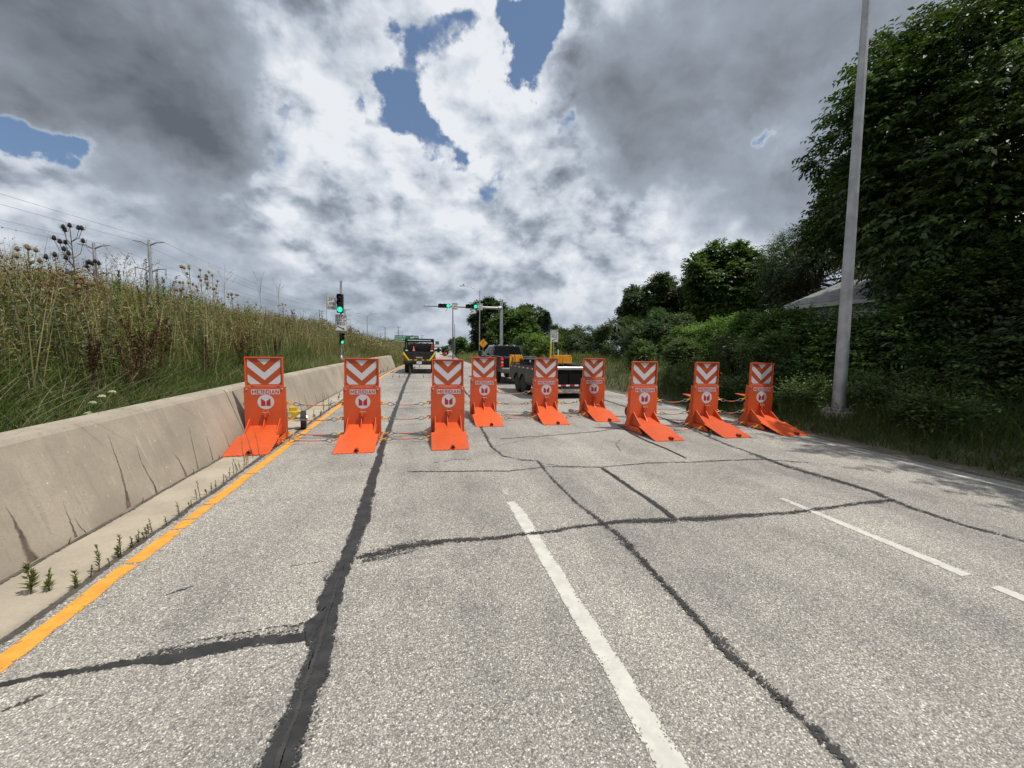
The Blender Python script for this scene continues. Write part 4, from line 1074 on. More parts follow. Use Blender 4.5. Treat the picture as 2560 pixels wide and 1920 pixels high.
ROWA = [pylon('right one of the two near power pylons, clear above the weeds', -60.0, 110, 25.0),
        pylon('mid-distance power pylon behind the LEFT LANE SIGNAL sign', -43.5, 262, 23.7, 1.2),
        pylon('far power pylon left of the guide sign', -37.7, 491, 23, 1.5)]
ROWB = [pylon('left one of the two near power pylons, behind dark teasels', -70.5, 110, 23.5),
        pylon('distant power pylon left of the ramp signal post', -77, 357, 29.6, 1.3),
        pylon('far power pylon directly above the guide sign', -21.6, 470, 23.2, 1.5)]
pylon('tiny power pylon at the horizon right of the emergency truck', 6.15, 655, 19, 1.8)
pylon('tiny power pylon at the horizon above the emergency truck', -13.3, 983, 27, 2.4)
def wires(row, label, back):
    t = thing('power_line', label, 'power lines', (0, 0, 0), group='overhead power lines')
    pts = [back] + row
    for k in range(6):
        b = MB()
        for a_, c_ in zip(pts[:-1], pts[1:]):
            A, B = Vector(a_[k]), Vector(c_[k]); sag = 3.4
            b.tube([A.lerp(B, u) - Vector((0, 0, sag * 4 * u * (1 - u))) for u in np.linspace(0, 1, 22)], [.013 + .028 * min(1, (A.lerp(B, u)).length / 250) for u in np.linspace(0, 1, 22)], 4, caps=False)
        b.build('conductor', WIREM, t)
wires(ROWA, 'overhead wires of the nearer power line running to the horizon', [(p[0] - 18, -120, p[2] + 1) for p in ROWA[0]])
wires(ROWB, 'overhead wires of the farther power line running to the horizon', [(p[0] - 18, -120, p[2] + 1) for p in ROWB[0]])

# ---- far construction area and sign gantry
t = thing('sign_gantry', 'distant truss sign gantry over the freeway right of the emergency truck', 'gantry', (11.8, 200, 0))
for x in (-3.9, 3.6): MB().tube([(x, 0, -.5), (x, 0, 3.0)], .12, 8).build('gantry_leg', STEEL, t)
tr = MB()
for z in (2.05, 2.75): tr.tube([(-3.9, 0, z), (3.6, 0, z)], .07, 6)
for k in range(10): tr.tube([(-3.9 + .75 * k, 0, 2.05 if k % 2 else 2.75), (-3.15 + .75 * k, 0, 2.75 if k % 2 else 2.05)], .05, 5)
tr.build('truss', STEEL, t)
MB().box((1.9, -.2, 1.2), (2.0, .08, .95)).build('sign_panel', mat('teal sign', (.01, .20, .20), .5), t)
MB().box((-2.6, -.2, 3.55), (1.8, .06, 1.6)).build('blank_sign_back', GREYP, t)
for x in (-3.4, -1.8): MB().box((x, -.12, 3.2), (.06, .06, 2.3)).build('hanger', STEEL, t)
ORS = mat('orange roadwork fabric', (.75, .075, .02), .6)
t = thing('roadwork_sign', 'distant rectangular orange roadwork sign right of the emergency truck', 'sign', (5.59, 90, -.35))
MB().box((0, 0, .75), (.82, .04, .58)).build('sign_panel', ORS, t)
for x in (-.3, .3): MB().box((x, .05, .35), (.06, .04, .75)).build('leg', STEEL, t)
t = thing('roadwork_sign', 'distant orange octagonal roadwork sign beside the rectangular one', 'sign', (6.35, 90, -.35))
MB().lathe([(0, .02), (.27, .02), (.27, -.02), (0, -.02)], 8, 0, (0, 0, .95), M).build('sign_panel', ORS, t)
MB().box((0, .05, .4), (.06, .04, .9)).build('leg', STEEL, t)
WPL = mat('white water-filled plastic', (.66, .64, .60), .5, dirt=(.4, .3, .25), damt=.4)
for k, (x, y, mt, lab) in enumerate(((3.55, 78, WPL, 'white water-filled roadwork barrier nearest the emergency truck mirror'), (4.35, 80, WPL, 'white roadwork barrier with a pink patch, middle of three in the distance'),
                                 (5.05, 82, ORS, 'orange roadwork barrier, rightmost of three in the distance'))):
    t = thing('water_barrier', lab, 'roadwork barrier', (x, y, -.34), .2)
    MB().prism([(-.28, 0), (-.28, .18), (-.12, .42), (-.10, .82), (.10, .82), (.12, .42), (.28, .18), (.28, 0)], 'x', -.5, .5).build('barrier_shell', mt, t, bevel=.02)
    MB().box((0, -.13, .60), (.8, .02, .14)).build('reflective_band', REDT if k == 1 else WHITET, t)
t = thing('parked_van', 'small white van far off behind the roadwork barriers', 'van', (4.6, 105, -.35), .15)
MB().prism([(-1, .3), (-1, 1.5), (-.8, 1.75), (.8, 1.75), (1, 1.5), (1, .3)], 'y', -2.2, 2.2).build('body', mat('white van paint', (.6, .6, .6), .3), t, bevel=.06)
MB().box((0, -2.21, 1.3), (1.5, .02, .45)).build('rear_window', GLASS, t)
for sx in (-1, 1):
    for sy in (-1.4, 1.4): MB().tube([(sx * .75, sy, .32), (sx * 1.0, sy, .32)], .32, 12).build('wheel', RUBBER, t)
    MB().box((sx * .88, -2.22, .95), (.14, .03, .30)).build('tail_light', TAILR, t)

# ================================================================== VEHICLES
MY = Matrix.Rotation(math.radians(90), 3, 'Y')
def wheel(parent, x, y, r, w, rim_mat, name='wheel', dish=.03):
    s = 1 if x > 0 else -1
    o = MB().lathe([(r * .60, -w / 2), (r * .9, -w / 2), (r * .985, -w * .38), (r, -w * .2), (r, w * .2), (r * .985, w * .38), (r * .9, w / 2), (r * .60, w / 2)], 30, 0, (x, y, r), MY).build(name, RUBBER, parent, smooth=True)
    f = s * w / 2
    b = MB().lathe([(r * .61, -f), (r * .61, f * .98), (r * .56, f * 1.0), (r * .52, f * .55), (r * .24, f * .45), (r * .20, f * .8), (0, f * .82)], 26, 0, (x, y, r), MY)
    for k in range(8):
        a = 2 * math.pi * k / 8; c, sn = math.cos(a), math.sin(a)
        b.tube([(x + f * .80, y + r * .22 * c, r + r * .22 * sn), (x + f * .98, y + r * .55 * c, r + r * .55 * sn)], [.028, .035], 5)
    b.build('rim', rim_mat, o, smooth=True)
    return o
RIMB = mat('black wheel rim', (.03, .03, .032), .35, .6, var=.2, dirt=(.10, .09, .08), damt=.4)

def pickup(name, label, loc, rz, dark_rack):
    t = thing(name, label, 'pickup truck', loc, rz)
    # lower body side profile (y forward from the rear), with wheel arches
    def arch(c, r, z0):
        a0 = math.asin((z0 - .40) / r) if z0 > .40 else 0
        return [(c + r * math.cos(q), .40 + r * math.sin(q)) for q in np.linspace(math.pi - a0, a0, 9)]
    z0 = .55
    cab = [(2.05, z0), (2.05, 1.36), (4.15, 1.36), (4.5, 1.34), (5.75, 1.22), (5.92, 1.08), (5.95, .62), (5.80, z0)] + arch(4.95, .52, z0)[::-1]
    MB().prism(cab, 'x', -1.0, 1.0).build('body', BLACK, t, bevel=.03)
    # bed: walls, floor, tailgate
    side = [(.06, .62), (.02, .95), (.04, 1.40), (2.03, 1.40), (2.03, z0)] + arch(1.30, .52, z0)[::-1] + [(.30, .62)]
    for s in (-1, 1):
        MB().prism(side, 'x', s * .88, s * 1.015).build('bed_side', BLACK, t, bevel=.02)
        MB().prism([(1.30 + .60 * math.cos(q), .40 + .60 * math.sin(q)) for q in np.linspace(0.25, math.pi - .25, 10)] + [(1.30 + .53 * math.cos(q), .40 + .53 * math.sin(q)) for q in np.linspace(math.pi - .25, .25, 10)], 'x', s * 1.01, s * 1.045).build('fender_flare', BLACKM, t)
    MB().box((0, 1.05, .80), (1.78, 1.95, .06)).build('bed_floor', BLACKM, t)
    MB().box((0, 2.0, 1.15), (1.76, .05, .62)).build('bed_front', BLACK, t)
    tg = MB().box((0, .055, 1.10), (1.70, .07, .60)).box((0, .02, 1.28), (1.66, .02, .12)).build('tailgate', BLACK, t, bevel=.015)
    MB().box((0, .01, 1.30), (.26, .02, .07)).build('handle', BLACKM, tg, bevel=.006)
    MB().box((0, .016, 1.03), (.42, .006, .07)).build('badge', SILVER, tg)
    # bumper, hitch, plate
    MB().prism([(-.16, .58), (-.18, .66), (-.18, .80), (-.12, .84), (.08, .84), (.08, .58)], 'x', -1.0, 1.0).build('bumper', BLACKM if dark_rack else GREYP, t, bevel=.015)
    MB().box((0, -.185, .71), (.33, .012, .17)).build('licence_plate', mat('plate face', (.55, .56, .50), .4, var=.2, vscale=40), t)
    MB().box((0, -.16, .50), (.08, .20, .08)).tube([(0, -.24, .52), (0, -.24, .62)], .028, 8).build('hitch', STEEL, t)
    # greenhouse
    B = [(-.985, 2.04), (.985, 2.04), (.985, 4.30), (-.985, 4.30)]; T = [(-.78, 2.30), (.78, 2.30), (.76, 3.55), (-.76, 3.55)]
    zb, zt = 1.355, 1.955
    g = MB().add([(x, y, zb) for x, y in B] + [(x, y, zt) for x, y in T], [(0, 1, 5, 4), (1, 2, 6, 5), (2, 3, 7, 6), (3, 0, 4, 7), (4, 5, 6, 7), (3, 2, 1, 0)])
    g.build('cab', BLACK, t, bevel=.035)
    def q4(a, b, c, d, n_, off=.012): return [Vector(p) + Vector(n_).normalized() * off for p in (a, b, c, d)]
    def face(u0, u1, v0, v1, i, j, nrm):
        """window on the face between base corners i, j"""
        b0, b1, t0, t1 = Vector((*B[i], zb)), Vector((*B[j], zb)), Vector((*T[i], zt)), Vector((*T[j], zt))
        def P(u, v): return (b0.lerp(b1, u)).lerp(t0.lerp(t1, u), v)
        return q4(P(u0, v0), P(u1, v0), P(u1, v1), P(u0, v1), nrm)
    MB().add(face(.05, .95, .10, .90, 0, 1, (0, -1, .4)), [(0, 1, 2, 3)]).build('rear_window', GLASS, t)
    MB().add(face(.05, .95, .08, .92, 2, 3, (0, 1, .6)), [(0, 1, 2, 3)]).build('windscreen', GLASS, t)
    for i, j, s in ((1, 2, 1), (3, 0, -1)):
        for u0, u1 in ((.08, .42), (.47, .86)):
            if s < 0: u0, u1 = 1 - u1, 1 - u0
            MB().add(face(u0, u1, .10, .86, i, j, (s, 0, .3)), [(0, 1, 2, 3)]).build('side_window', GLASS, t)
        MB().box((s * 1.005, 3.05, 1.20), (.012, .16, .03)).build('door_handle', BLACKM, t)
        m_ = MB().box((s * 1.22, 3.95, 1.48), (.20, .10, .34)).build('mirror', BLACKM, t, bevel=.03)
        MB().tube([(s * .98, 4.0, 1.40), (s * 1.14, 3.97, 1.42)], .03, 6).build('mirror_arm', BLACKM, m_)
        wheel(t, s * .86, 1.30, .41, .28, RIMB); wheel(t, s * .86, 4.95, .41, .28, RIMB)
        tl = MB().box((s * .945, .035, 1.10), (.145, .06, .50)).build('tail_light', TAILR, t, bevel=.015)
        if not dark_rack:
            MB().box((s * .945, .002, 1.26), (.11, .012, .09)).box((s * .945, .002, .95), (.11, .012, .10)).build('lit_bulb', TAILON, tl)
            MB().box((s * .945, .001, 1.10), (.11, .012, .07)).build('reverse_lamp', LENSW, tl)
        MB().box((s * .55, 5.96, .98), (.5, .03, .14)).build('headlight', LENSW, t)
    cl = MB()
    for x in (-.45, 0, .45): cl.box((x, 2.34, 1.965), (.14, .06, .03))
    cl.build('cab_lamp', TAILR if dark_rack else LENSW, t)
    MB().box((0, 5.96, .95), (.60, .02, .30)).build('grille', BLACKM, t)
    return t, tg

# ---- black pickup that pulls the trailer
tow, _ = pickup('pickup_truck', 'black pickup truck with lit red tail lamps hitched to the trailer', (5.22, 20.3, 0), math.radians(4.5), False)
tow.scale = (1.0, 1.0, 1.06)
# ---- emergency truck, left lane
ems, etg = pickup('emergency_truck', 'black emergency pickup with roof rack and lime and red chevrons on its tail', (.08, 28.4, 0), math.radians(-3.0), True)
ems.scale = (1.07, 1.0, 1.10)
rk = MB()
for s in (-1, 1):
    rk.box((s * .88, .25, 1.80), (.09, .09, .82)); rk.box((s * .88, 1.95, 1.80), (.09, .09, .82)); rk.box((s * .88, 1.2, 2.16), (.08, 2.1, .07))
for z in (2.02, 2.20): rk.box((0, .25, z), (1.80, .08, .06))
rk.box((0, .30, 2.10), (1.72, .03, .10)); rk.box((0, 1.95, 2.20), (1.80, .08, .06))
for x in (-.6, -.2, .2, .6): rk.box((x, 1.1, 2.20), (.05, 1.7, .04))
rack = rk.build('roof_rack', BLACKM, ems, bevel=.006)
lb = MB().box((0, .18, 2.115), (1.50, .03, .055)).build('light_bar', LENSW, rack)
MB().box((-.50, .6, 2.27), (.22, .16, .09)).build('work_lamp', LENSW, ems, bevel=.01)
MB().box((0, .9, 1.62), (1.50, .9, .46)).box((0, .5, 1.45), (1.62, .2, .12)).build('bed_box', BLACKM, ems, bevel=.02)
MB().box((.82, .14, 1.70), (.14, .06, .38)).build('red_marker', REDT, ems)
for s in (-1, 1):
    MB().box((s * .80, .0, 1.47), (.18, .04, .07)).build('warning_lamp', LENSW, ems)
    for k in range(3):                          # sloping lime and red bands beside the tailgate
        x0 = s * (1.02 - .13 * k); za = 1.26 - .17 * k
        MB().flat([(x0, za), (x0 - s * .13, za - .17), (x0 - s * .13, za - .01), (x0, za + .16)][::(1 if s < 0 else -1)], -.006 - .001 * k, 0, .004).build('lime_stripe', LIME, ems)
        MB().flat([(x0, za - .15), (x0 - s * .13, za - .32), (x0 - s * .13, za - .185), (x0, za - .015)][::(1 if s < 0 else -1)], -.006 - .001 * k, 0, .004).build('red_stripe', REDT, ems)
for k in range(8):                              # chevron band along the foot of the tailgate
    x0 = -.66 + k * .165; lean = .04 if k < 4 else -.04
    MB().flat([(x0, .852), (x0 + .16, .852), (x0 + .16 + lean, .905), (x0 + lean, .905)][::-1], -.008, 0, .004).build('lime_stripe' if k % 2 == (0 if k < 4 else 1) else 'red_stripe', LIME if k % 2 == (0 if k < 4 else 1) else REDT, ems)
MB().lathe([(.0, .30), (.03, .28), (.05, .12), (.075, .03), (.10, .02), (.10, 0)], 10, 0, (-.36, .05, 1.44)).build('cone', mat('pink cone', (.5, .16, .14), .6), ems, smooth=True)

# ---- black tandem trailer
TSIDE = mat('dusty black side panel', (.030, .028, .026), .5, var=.3, dirt=(.10, .09, .075), damt=.5)
BLACKT = mat('matt black tailgate', (.006, .006, .006), .7, var=.3, spec=.15)
def trailer():
    t = thing('trailer', 'black tandem axle dump trailer with silver tail rail and red and white tape', 'trailer', (5.74, 14.45, 0), math.radians(3.0))
    W = 1.36
    def arch(c, r, z0, zc=.40):
        a0 = math.asin((z0 - zc) / r)
        return [(c + r * math.cos(q), zc + r * math.sin(q)) for q in np.linspace(math.pi - a0, a0, 8)]
    prof = [(.0, .55), (.0, 1.20), (3.55, 1.17), (3.75, .95), (3.75, .55)] + arch(2.62, .46, .55)[::-1] + arch(1.78, .46, .55)[::-1]
    for s in (-1, 1):
        sd_ = MB().prism(prof, 'x', s * (W - .05), s * W).build('side_panel', TSIDE, t, bevel=.008)
        tp = MB()
        for k in range(12):
            MB().box((s * (W + .003), .2 + k * .29, 1.135 - k * .0015), (.006, .15, .045)).build('tape_mark', WHITET if k % 2 else REDT, sd_)
        MB().tube([(s * (W - .02), -.01, 1.215), (s * (W - .02), 3.55, 1.185)], .028, 8).build('top_rail', BLACKM, t, smooth=True)
        for y in (1.78, 2.62): wheel(t, s * (W - .17), y, .40, .25, RIMB)
        MB().prism([(1.2, .93), (2.2, .96), (3.2, .93), (3.2, .90), (2.2, .93), (1.2, .90)], 'x', s * (W - .32), s * (W - .01)).build('fender', BLACKM, t)
        MB().box((s * (W - .10), -.035, .92), (.14, .05, .12)).box((s * (W - .10), -.035, .60), (.12, .05, .10)).build('tail_light', TAILR, t, bevel=.01)
        MB().box((s * (W - .16), 1.9, 1.01 + .46), (.05, .05, .0001 + .02)).build('lug', BLACKM, t)
    MB().box((0, 1.85, .50), (2.60, 3.65, .10)).build('bed_floor', BLACKM, t)
    MB().box((0, 3.62, .85), (2.60, .08, .66)).build('front_wall', BLACKM, t, bevel=.01)
    tgt = MB().box((0, .0, .80), (2.60, .07, .60)).build('tailgate', BLACKT, t, bevel=.01)
    for x in (-.85, 0, .85): MB().box((x, -.05, .80), (.07, .05, .58)).build('stiffener', BLACKT, tgt, bevel=.006)
    MB().tube([(-1.30, -.03, 1.19), (1.30, -.03, 1.19)], .065, 12).build('tail_rail', SILVER, t, smooth=True)
    MB().box((0, -.05, .52), (2.60, .06, .10)).build('rear_sill', BLACKM, t)
    for k in range(14): MB().box((-1.2 + k * .185, -.083, .52), (.16, .006, .06)).build('tape_mark', REDT if k % 2 else WHITET, t)
    MB().prism([(-.12, .22), (-.02, .46), (.30, .46), (.30, .22)], 'x', -1.05, 1.05).build('underride_apron', GREYP, t)
    for k in range(5): MB().box((0, .5 + .6 * k, .42), (2.3, .07, .10)).build('cross_member', BLACKM, t)
    # tongue
    tn = MB()
    for s in (-1, 1): tn.bar((s * .55, 3.66, .48), (0, 5.55, .50), .08, .12)
    tn.box((0, 5.66, .54), (.12, .30, .10)); tn.tube([(.16, 5.0, .1), (.16, 5.0, 1.0)], .035, 8)
    tn.build('tongue', BLACKM, t, bevel=.005)
    return t
trailer()
TR = lambda x, y, z: Matrix.Rotation(math.radians(3.0), 3, 'Z') @ Vector((x, y, z)) + Vector((5.74, 14.45, 0))
tb = thing('toolbox', 'flat black toolbox lying in the front of the trailer', 'toolbox', TR(-.35, 3.05, .56), math.radians(3))
MB().box((0, 0, .42), (1.25, .62, .84)).build('box_body', BLACKM, tb, bevel=.015); MB().box((0, 0, .87), (1.29, .66, .07)).build('lid', BLACK, tb, bevel=.012)
for x in (-.35, .35): MB().box((x, -.34, .80), (.08, .03, .10)).build('latch', SILVER, tb)
def crate(label, loc, w, h, post):
    t = thing('plastic_crate', label, 'crate', loc, math.radians(3), group='yellow slatted crates on the trailer')
    d = .40
    MB().box((0, 0, .02), (w, d, .04)).build('crate_floor', YELLOW, t)
    for k in range(5):
        z = .075 + (h - .09) * k / 4
        MB().box((0, -d / 2 + .012, z), (w, .018, h / 9)).build('slat', YELLOW, t); MB().box((0, d / 2 - .012, z), (w, .018, h / 9)).build('slat', YELLOW, t)
        for s in (-1, 1): MB().box((s * (w / 2 - .010), 0, z), (.018, d - .04, h / 9)).build('slat', YELLOW, t)
    for s in (-1, 1):
        for e in (-1, 1): MB().box((s * (w / 2 - .02), e * (d / 2 - .02), h / 2 + .01), (.036, .036, h)).build('corner_post', YELLOW, t)
    n = int(w / .11)
    for k in range(n): MB().box((-w / 2 + .06 + k * (w - .12) / max(1, n - 1), 0, h + .035), (.05, .30, .06)).build('stacked_cap', YELLOW, t, bevel=.008)
    return t
crate('yellow slatted crate near the pickup tail lamp, left one on the trailer front', TR(-1.0, 3.55, 1.28), .34, .27, True)
crate('yellow slatted crate on the trailer front, inner one of the right-hand pair', TR(.95, 3.55, 1.26), .40, .30, False)
crate('yellow slatted crate at the far right end of the trailer front', TR(1.42, 3.55, 1.26), .44, .30, False)
cs = thing('yellow_upright', 'tall yellow bracket upright strapped to the front left corner of the trailer', 'bracket', TR(-1.30, 3.80, 0))
MB().box((0, 0, 1.10), (.09, .05, 1.02)).box((.13, 0, 1.05), (.06, .05, .92)).box((.09, 0, .66), (.20, .05, .07)).box((.07, 0, 1.57), (.20, .05, .07)).build('bracket_frame', YELLOW, cs, bevel=.008)

# ---- yellow dolly behind the leftmost barrier
t = thing('hand_dolly', 'small yellow wheeled dolly behind the leftmost orange barrier', 'dolly', (-2.86, 9.75, 0), .25)
DY = mat('yellow dolly paint', (.55, .37, .02), .4, var=.12)
MB().box((0, 0, .40), (.50, .16, .05)).box((-.12, -.02, .52), (.06, .06, .28)).box((.10, 0, .47), (.16, .10, .10)).box((-.1, .25, .36), (.05, .55, .05)).box((.12, -.06, .34), (.10, .05, .14)).build('frame', DY, t, bevel=.008)
MB().tube([(-.1, 0, .25), (.28, 0, .25)], .02, 8).build('axle', STEEL, t)
wheel(t, .30, 0, .21, .12, SILVER); wheel(t, -.20, 0, .21, .12, SILVER)
MB().tube([(-.12, -.02, .62), (-.25, .1, .85), (-.35, .3, .9)], .018, 8).build('handle', DY, t)

# ================================================================== TREES AND HEDGES
UP = np.array([0, 0, 1.0])
def rdir(n):
    v = R.normal(size=(n, 3)); return unit(v)
def clumps_in(c, rad, n, size=(.24, .36), zmin=-.75, hollow=.45, rough=.16):
    """foliage masses spread through an uneven crown"""
    d = rdir(n * 3); d = d[d[:, 2] > zmin][:n]
    f = hollow + (1 - hollow) * R.uniform(0, 1, len(d)) ** .5
    f *= 1 + R.normal(0, rough, len(d))
    rad = np.array(rad, float); C = np.array(c, float) + d * rad * f[:, None] * .86
    r = R.uniform(size[0], size[1], len(d)) * rad.min()
    return C, r
def sprays(C, r, center, n_tw, per, L, W, tint, twig=.5, droop=.5, flat=.35):
    """twigs carrying alternate pointed leaves, thrown over every foliage mass"""
    k = len(C); w = r ** 2; idx = R.choice(k, n_tw, p=w / w.sum())
    out = unit(C[idx] - np.array(center)); d = unit(rdir(n_tw) + out * .55 + UP * .10)
    base = C[idx] + d * r[idx][:, None] * R.uniform(.30, .98, (n_tw, 1)) * np.array([1, 1, flat + .55])
    td = unit(d * .9 + out * .4 + R.normal(0, .35, (n_tw, 3)) - UP * droop * .4)
    tl = twig * R.uniform(.6, 1.3, (n_tw, 1))
    sd = unit(np.cross(td, UP + R.normal(0, .2, (n_tw, 3))))
    P, D, N, Lv, Cc = [], [], [], [], []
    clump_t = R.uniform(.75, 1.3, (k, 1)) * (1 + R.normal(0, .06, (k, 3)))
    tw_t = R.uniform(.8, 1.25, (n_tw, 1))
    for j in range(per):
        u = (j + .5) / per; s = 1 if j % 2 else -1
        P.append(base + td * tl * u - UP * (u * u * droop * .3) * tl)
        D.append(td * .55 + sd * s * .75 - UP * droop * R.uniform(.4, 1.1, (n_tw, 1)) + R.normal(0, .18, (n_tw, 3)))
        N.append(UP + out * .5 + R.normal(0, .35, (n_tw, 3)))
        Lv.append(L * R.uniform(.7, 1.2, n_tw)); Cc.append(pal(tint, n_tw, .15) * clump_t[idx] * tw_t)
    P, D, N, Lv, Cc = map(np.concatenate, (P, D, N, Lv, Cc))
    return leaf_geo(P, D, N, Lv, Lv * W, Cc)
def tree(name, label, base, C, r, center, n_tw, per, L, W, tint, trunk_r, cat='tree', limbs=16, group=None, twig=.5, droop=.5, trunk_top=None, local=True, bark=None):
    base = np.array(base, float)
    t = thing(name, label, cat, base, group=group)
    Cl = C - base; ce = np.array(center) - base
    v, q, c = sprays(Cl, r, ce, n_tw, per, L, W, tint, twig, droop)
    np_mesh('crown', v, q, LEAF, c, t)
    top = ce[2] if trunk_top is None else trunk_top
    tb = MB(); w = R.normal(0, .12, (5, 2)) * [[0], [.6], [1], [1], [1]]
    pts = [(w[i, 0] + ce[0] * (i / 4) ** 1.5, w[i, 1] + ce[1] * (i / 4) ** 1.5, top * i / 4 - .2) for i in range(5)]
    tb.tube(pts, [trunk_r * 1.25, trunk_r, trunk_r * .85, trunk_r * .65, trunk_r * .4], 10)
    o = tb.build('trunk', bark or BARK, t, smooth=True)
    lb = MB()
    for i in np.argsort(R.uniform(size=len(Cl)))[:limbs]:
        k = R.integers(2, 5); a = Vector(pts[k]); b = Vector(Cl[i])
        mid = a.lerp(b, .5) + Vector((0, 0, (b - a).length * .08))
        lb.tube([a, mid, b], [trunk_r * .38, trunk_r * .24, trunk_r * .07], 6)
    lb.build('limbs', bark or BARK, t, smooth=True)
    return t

G_DARK = [(.028, .050, .014), (.040, .068, .017), (.052, .082, .020), (.066, .092, .022)]
G_MID = [(.048, .092, .020), (.066, .118, .025), (.085, .140, .030), (.105, .150, .036)]
G_LITE = [(.085, .150, .028), (.12, .185, .036), (.14, .20, .042)]
G_VINE = [(.090, .170, .032), (.125, .215, .042), (.16, .25, .052), (.06, .115, .025)]
G_GREY = [(.066, .096, .040), (.085, .118, .050), (.052, .080, .034)]

# ---- the two big trees that overhang the verge
c = (18.6, 9.4, 7.6); C1, r1 = clumps_in(c, (5.2, 5.9, 5.7), 125, (.22, .34), -.85, .4)
def over_roof(C, r):             # boughs hang clear of the neighbour's roof
    k = ((C[:, 2] - r - CAM_H) / C[:, 0] > .170) | (C[:, 1] / C[:, 0] < .63)
    return C[k], r[k]
C1b, r1b = clumps_in((16.8, 12.0, 8.2), (2.2, 2.6, 2.4), 22, (.28, .40), -.9, .3)
C1, r1 = over_roof(np.concatenate([C1, C1b]), np.concatenate([r1, r1b]))
k = ((C1[:, 1] + r1 * .9 + .25) / C1[:, 0] < .90); C1, r1 = C1[k], r1[k]
tree('broadleaf_tree', 'huge dark broadleaf tree towering behind the tall light standard', (18.6, 9.2, 1.0), C1, r1, c, 19500, 8, .20, .50, G_DARK + G_MID[:2], .38, limbs=34, twig=.50, droop=.5)
c = (18.0, 1.6, 8.2); C1, r1 = clumps_in(c, (5.3, 5.4, 7.0), 95, (.22, .34), -.9, .5)
tree('broadleaf_tree', 'second large tree at the extreme right edge shading the road and verge', (18.4, 1.2, 1.0), C1, r1, c, 8200, 8, .22, .50, G_DARK, .36, limbs=22, twig=.62, droop=.55)
# ---- middle distance
c = (28.3, 23.6, 7.3); C1, r1 = clumps_in(c, (4.2, 4.2, 3.8), 74, (.20, .32), -.7, .35, .25)
tree('honey_locust', 'feathery pale grey-green tree rising over the house roof left of the light standard', (28.3, 23.6, 1), C1, r1, c, 8600, 9, .17, .42, G_GREY, .24, limbs=40, twig=.7, droop=.7)
c = (26.4, 30.3, 7.5); C1, r1 = clumps_in(c, (3.3, 3.3, 4.0), 84, (.19, .30), -.9, .5, .12)
tree('maple_tree', 'rounded bright green maple standing apart above the hedge', (26.4, 30.3, 1), C1, r1, c, 8200, 7, .26, .62, G_MID + G_LITE[:1], .24, limbs=18, twig=.55, droop=.3)
c = (27.2, 36, 6.3); C1, r1 = clumps_in(c, (2.3, 2.4, 2.9), 34, (.26, .40), -.9, .4, .16)
tree('broadleaf_tree', 'narrow dark tree squeezed between the maple and the dark clump of trees', (27.4, 36, 1), C1, r1, c, 3200, 7, .26, .55, G_DARK, .18, limbs=12)
c = (23.9, 38, 6.5); C1, r1 = clumps_in(c, (3.2, 3.2, 2.9), 55, (.22, .34), -.8, .4, .2)
tree('broadleaf_tree', 'spreading dark tree at the left end of the tree row above the hedges', (23.9, 38, 1), C1, r1, c, 5200, 7, .27, .55, G_DARK + G_GREY[:1], .22, limbs=22)
# ---- far group behind the mast arm
c = (12.4, 70, 5.9); C1, r1 = clumps_in(c, (3.3, 3.3, 4.7), 50, (.22, .36), -.9, .4, .22)
tree('broadleaf_tree', 'tall dark ragged tree directly behind the mast arm pole', (12.4, 70, 0), C1, r1, c, 4600, 6, .38, .55, G_DARK, .25, limbs=20, twig=.8, droop=.2)
c = (15.0, 60, 4.4); C1, r1 = clumps_in(c, (3.9, 3.4, 3.5), 50, (.24, .36), -.9, .4, .15)
tree('broadleaf_tree', 'lighter green bushy tree right of the mast arm pole', (15, 60, 0), C1, r1, c, 4600, 6, .34, .6, G_MID, .22, limbs=14, twig=.7, droop=.3)
c = (23.9, 85, 7.6); C1, r1 = clumps_in(c, (3.6, 3, 3.6), 34, (.26, .40), -.9, .4, .15)
tree('broadleaf_tree', 'round grey-green tree farther back between the lighter tree and the spruce', (23.9, 85, 0), C1, r1, c, 2600, 6, .42, .6, G_GREY, .2, limbs=10, twig=.8)
c = (22.5, 60, 3.6); C1, r1 = clumps_in(c, (1.5, 1.5, 2.2), 18, (.30, .45), -.9, .3, .2)
tree('young_tree', 'small pointed green tree right of the far spruce', (22.5, 60, 0), C1, r1, c, 1500, 6, .30, .5, G_GREY + G_MID[:1], .1, limbs=8, droop=-.2)
c = (8.15, 80, 1.9); C1, r1 = clumps_in(c, (2.4, 2.2, 1.9), 26, (.30, .45), -.9, .3, .2)
tree('shrub', 'rounded green shrub far off beyond the thin poles', (8.15, 80, -.3), C1, r1, c, 2200, 6, .32, .6, G_MID, .1, 'shrub', limbs=6)
c = (10.6, 74, .9); C1, r1 = clumps_in(c, (1.6, 1.4, 1.5), 14, (.32, .5), -.9, .3, .2)
tree('shrub', 'low green shrub between the far round shrub and the amber diamond sign', (10.6, 74, -.3), C1, r1, c, 1200, 6, .30, .6, G_MID, .08, 'shrub', limbs=4)
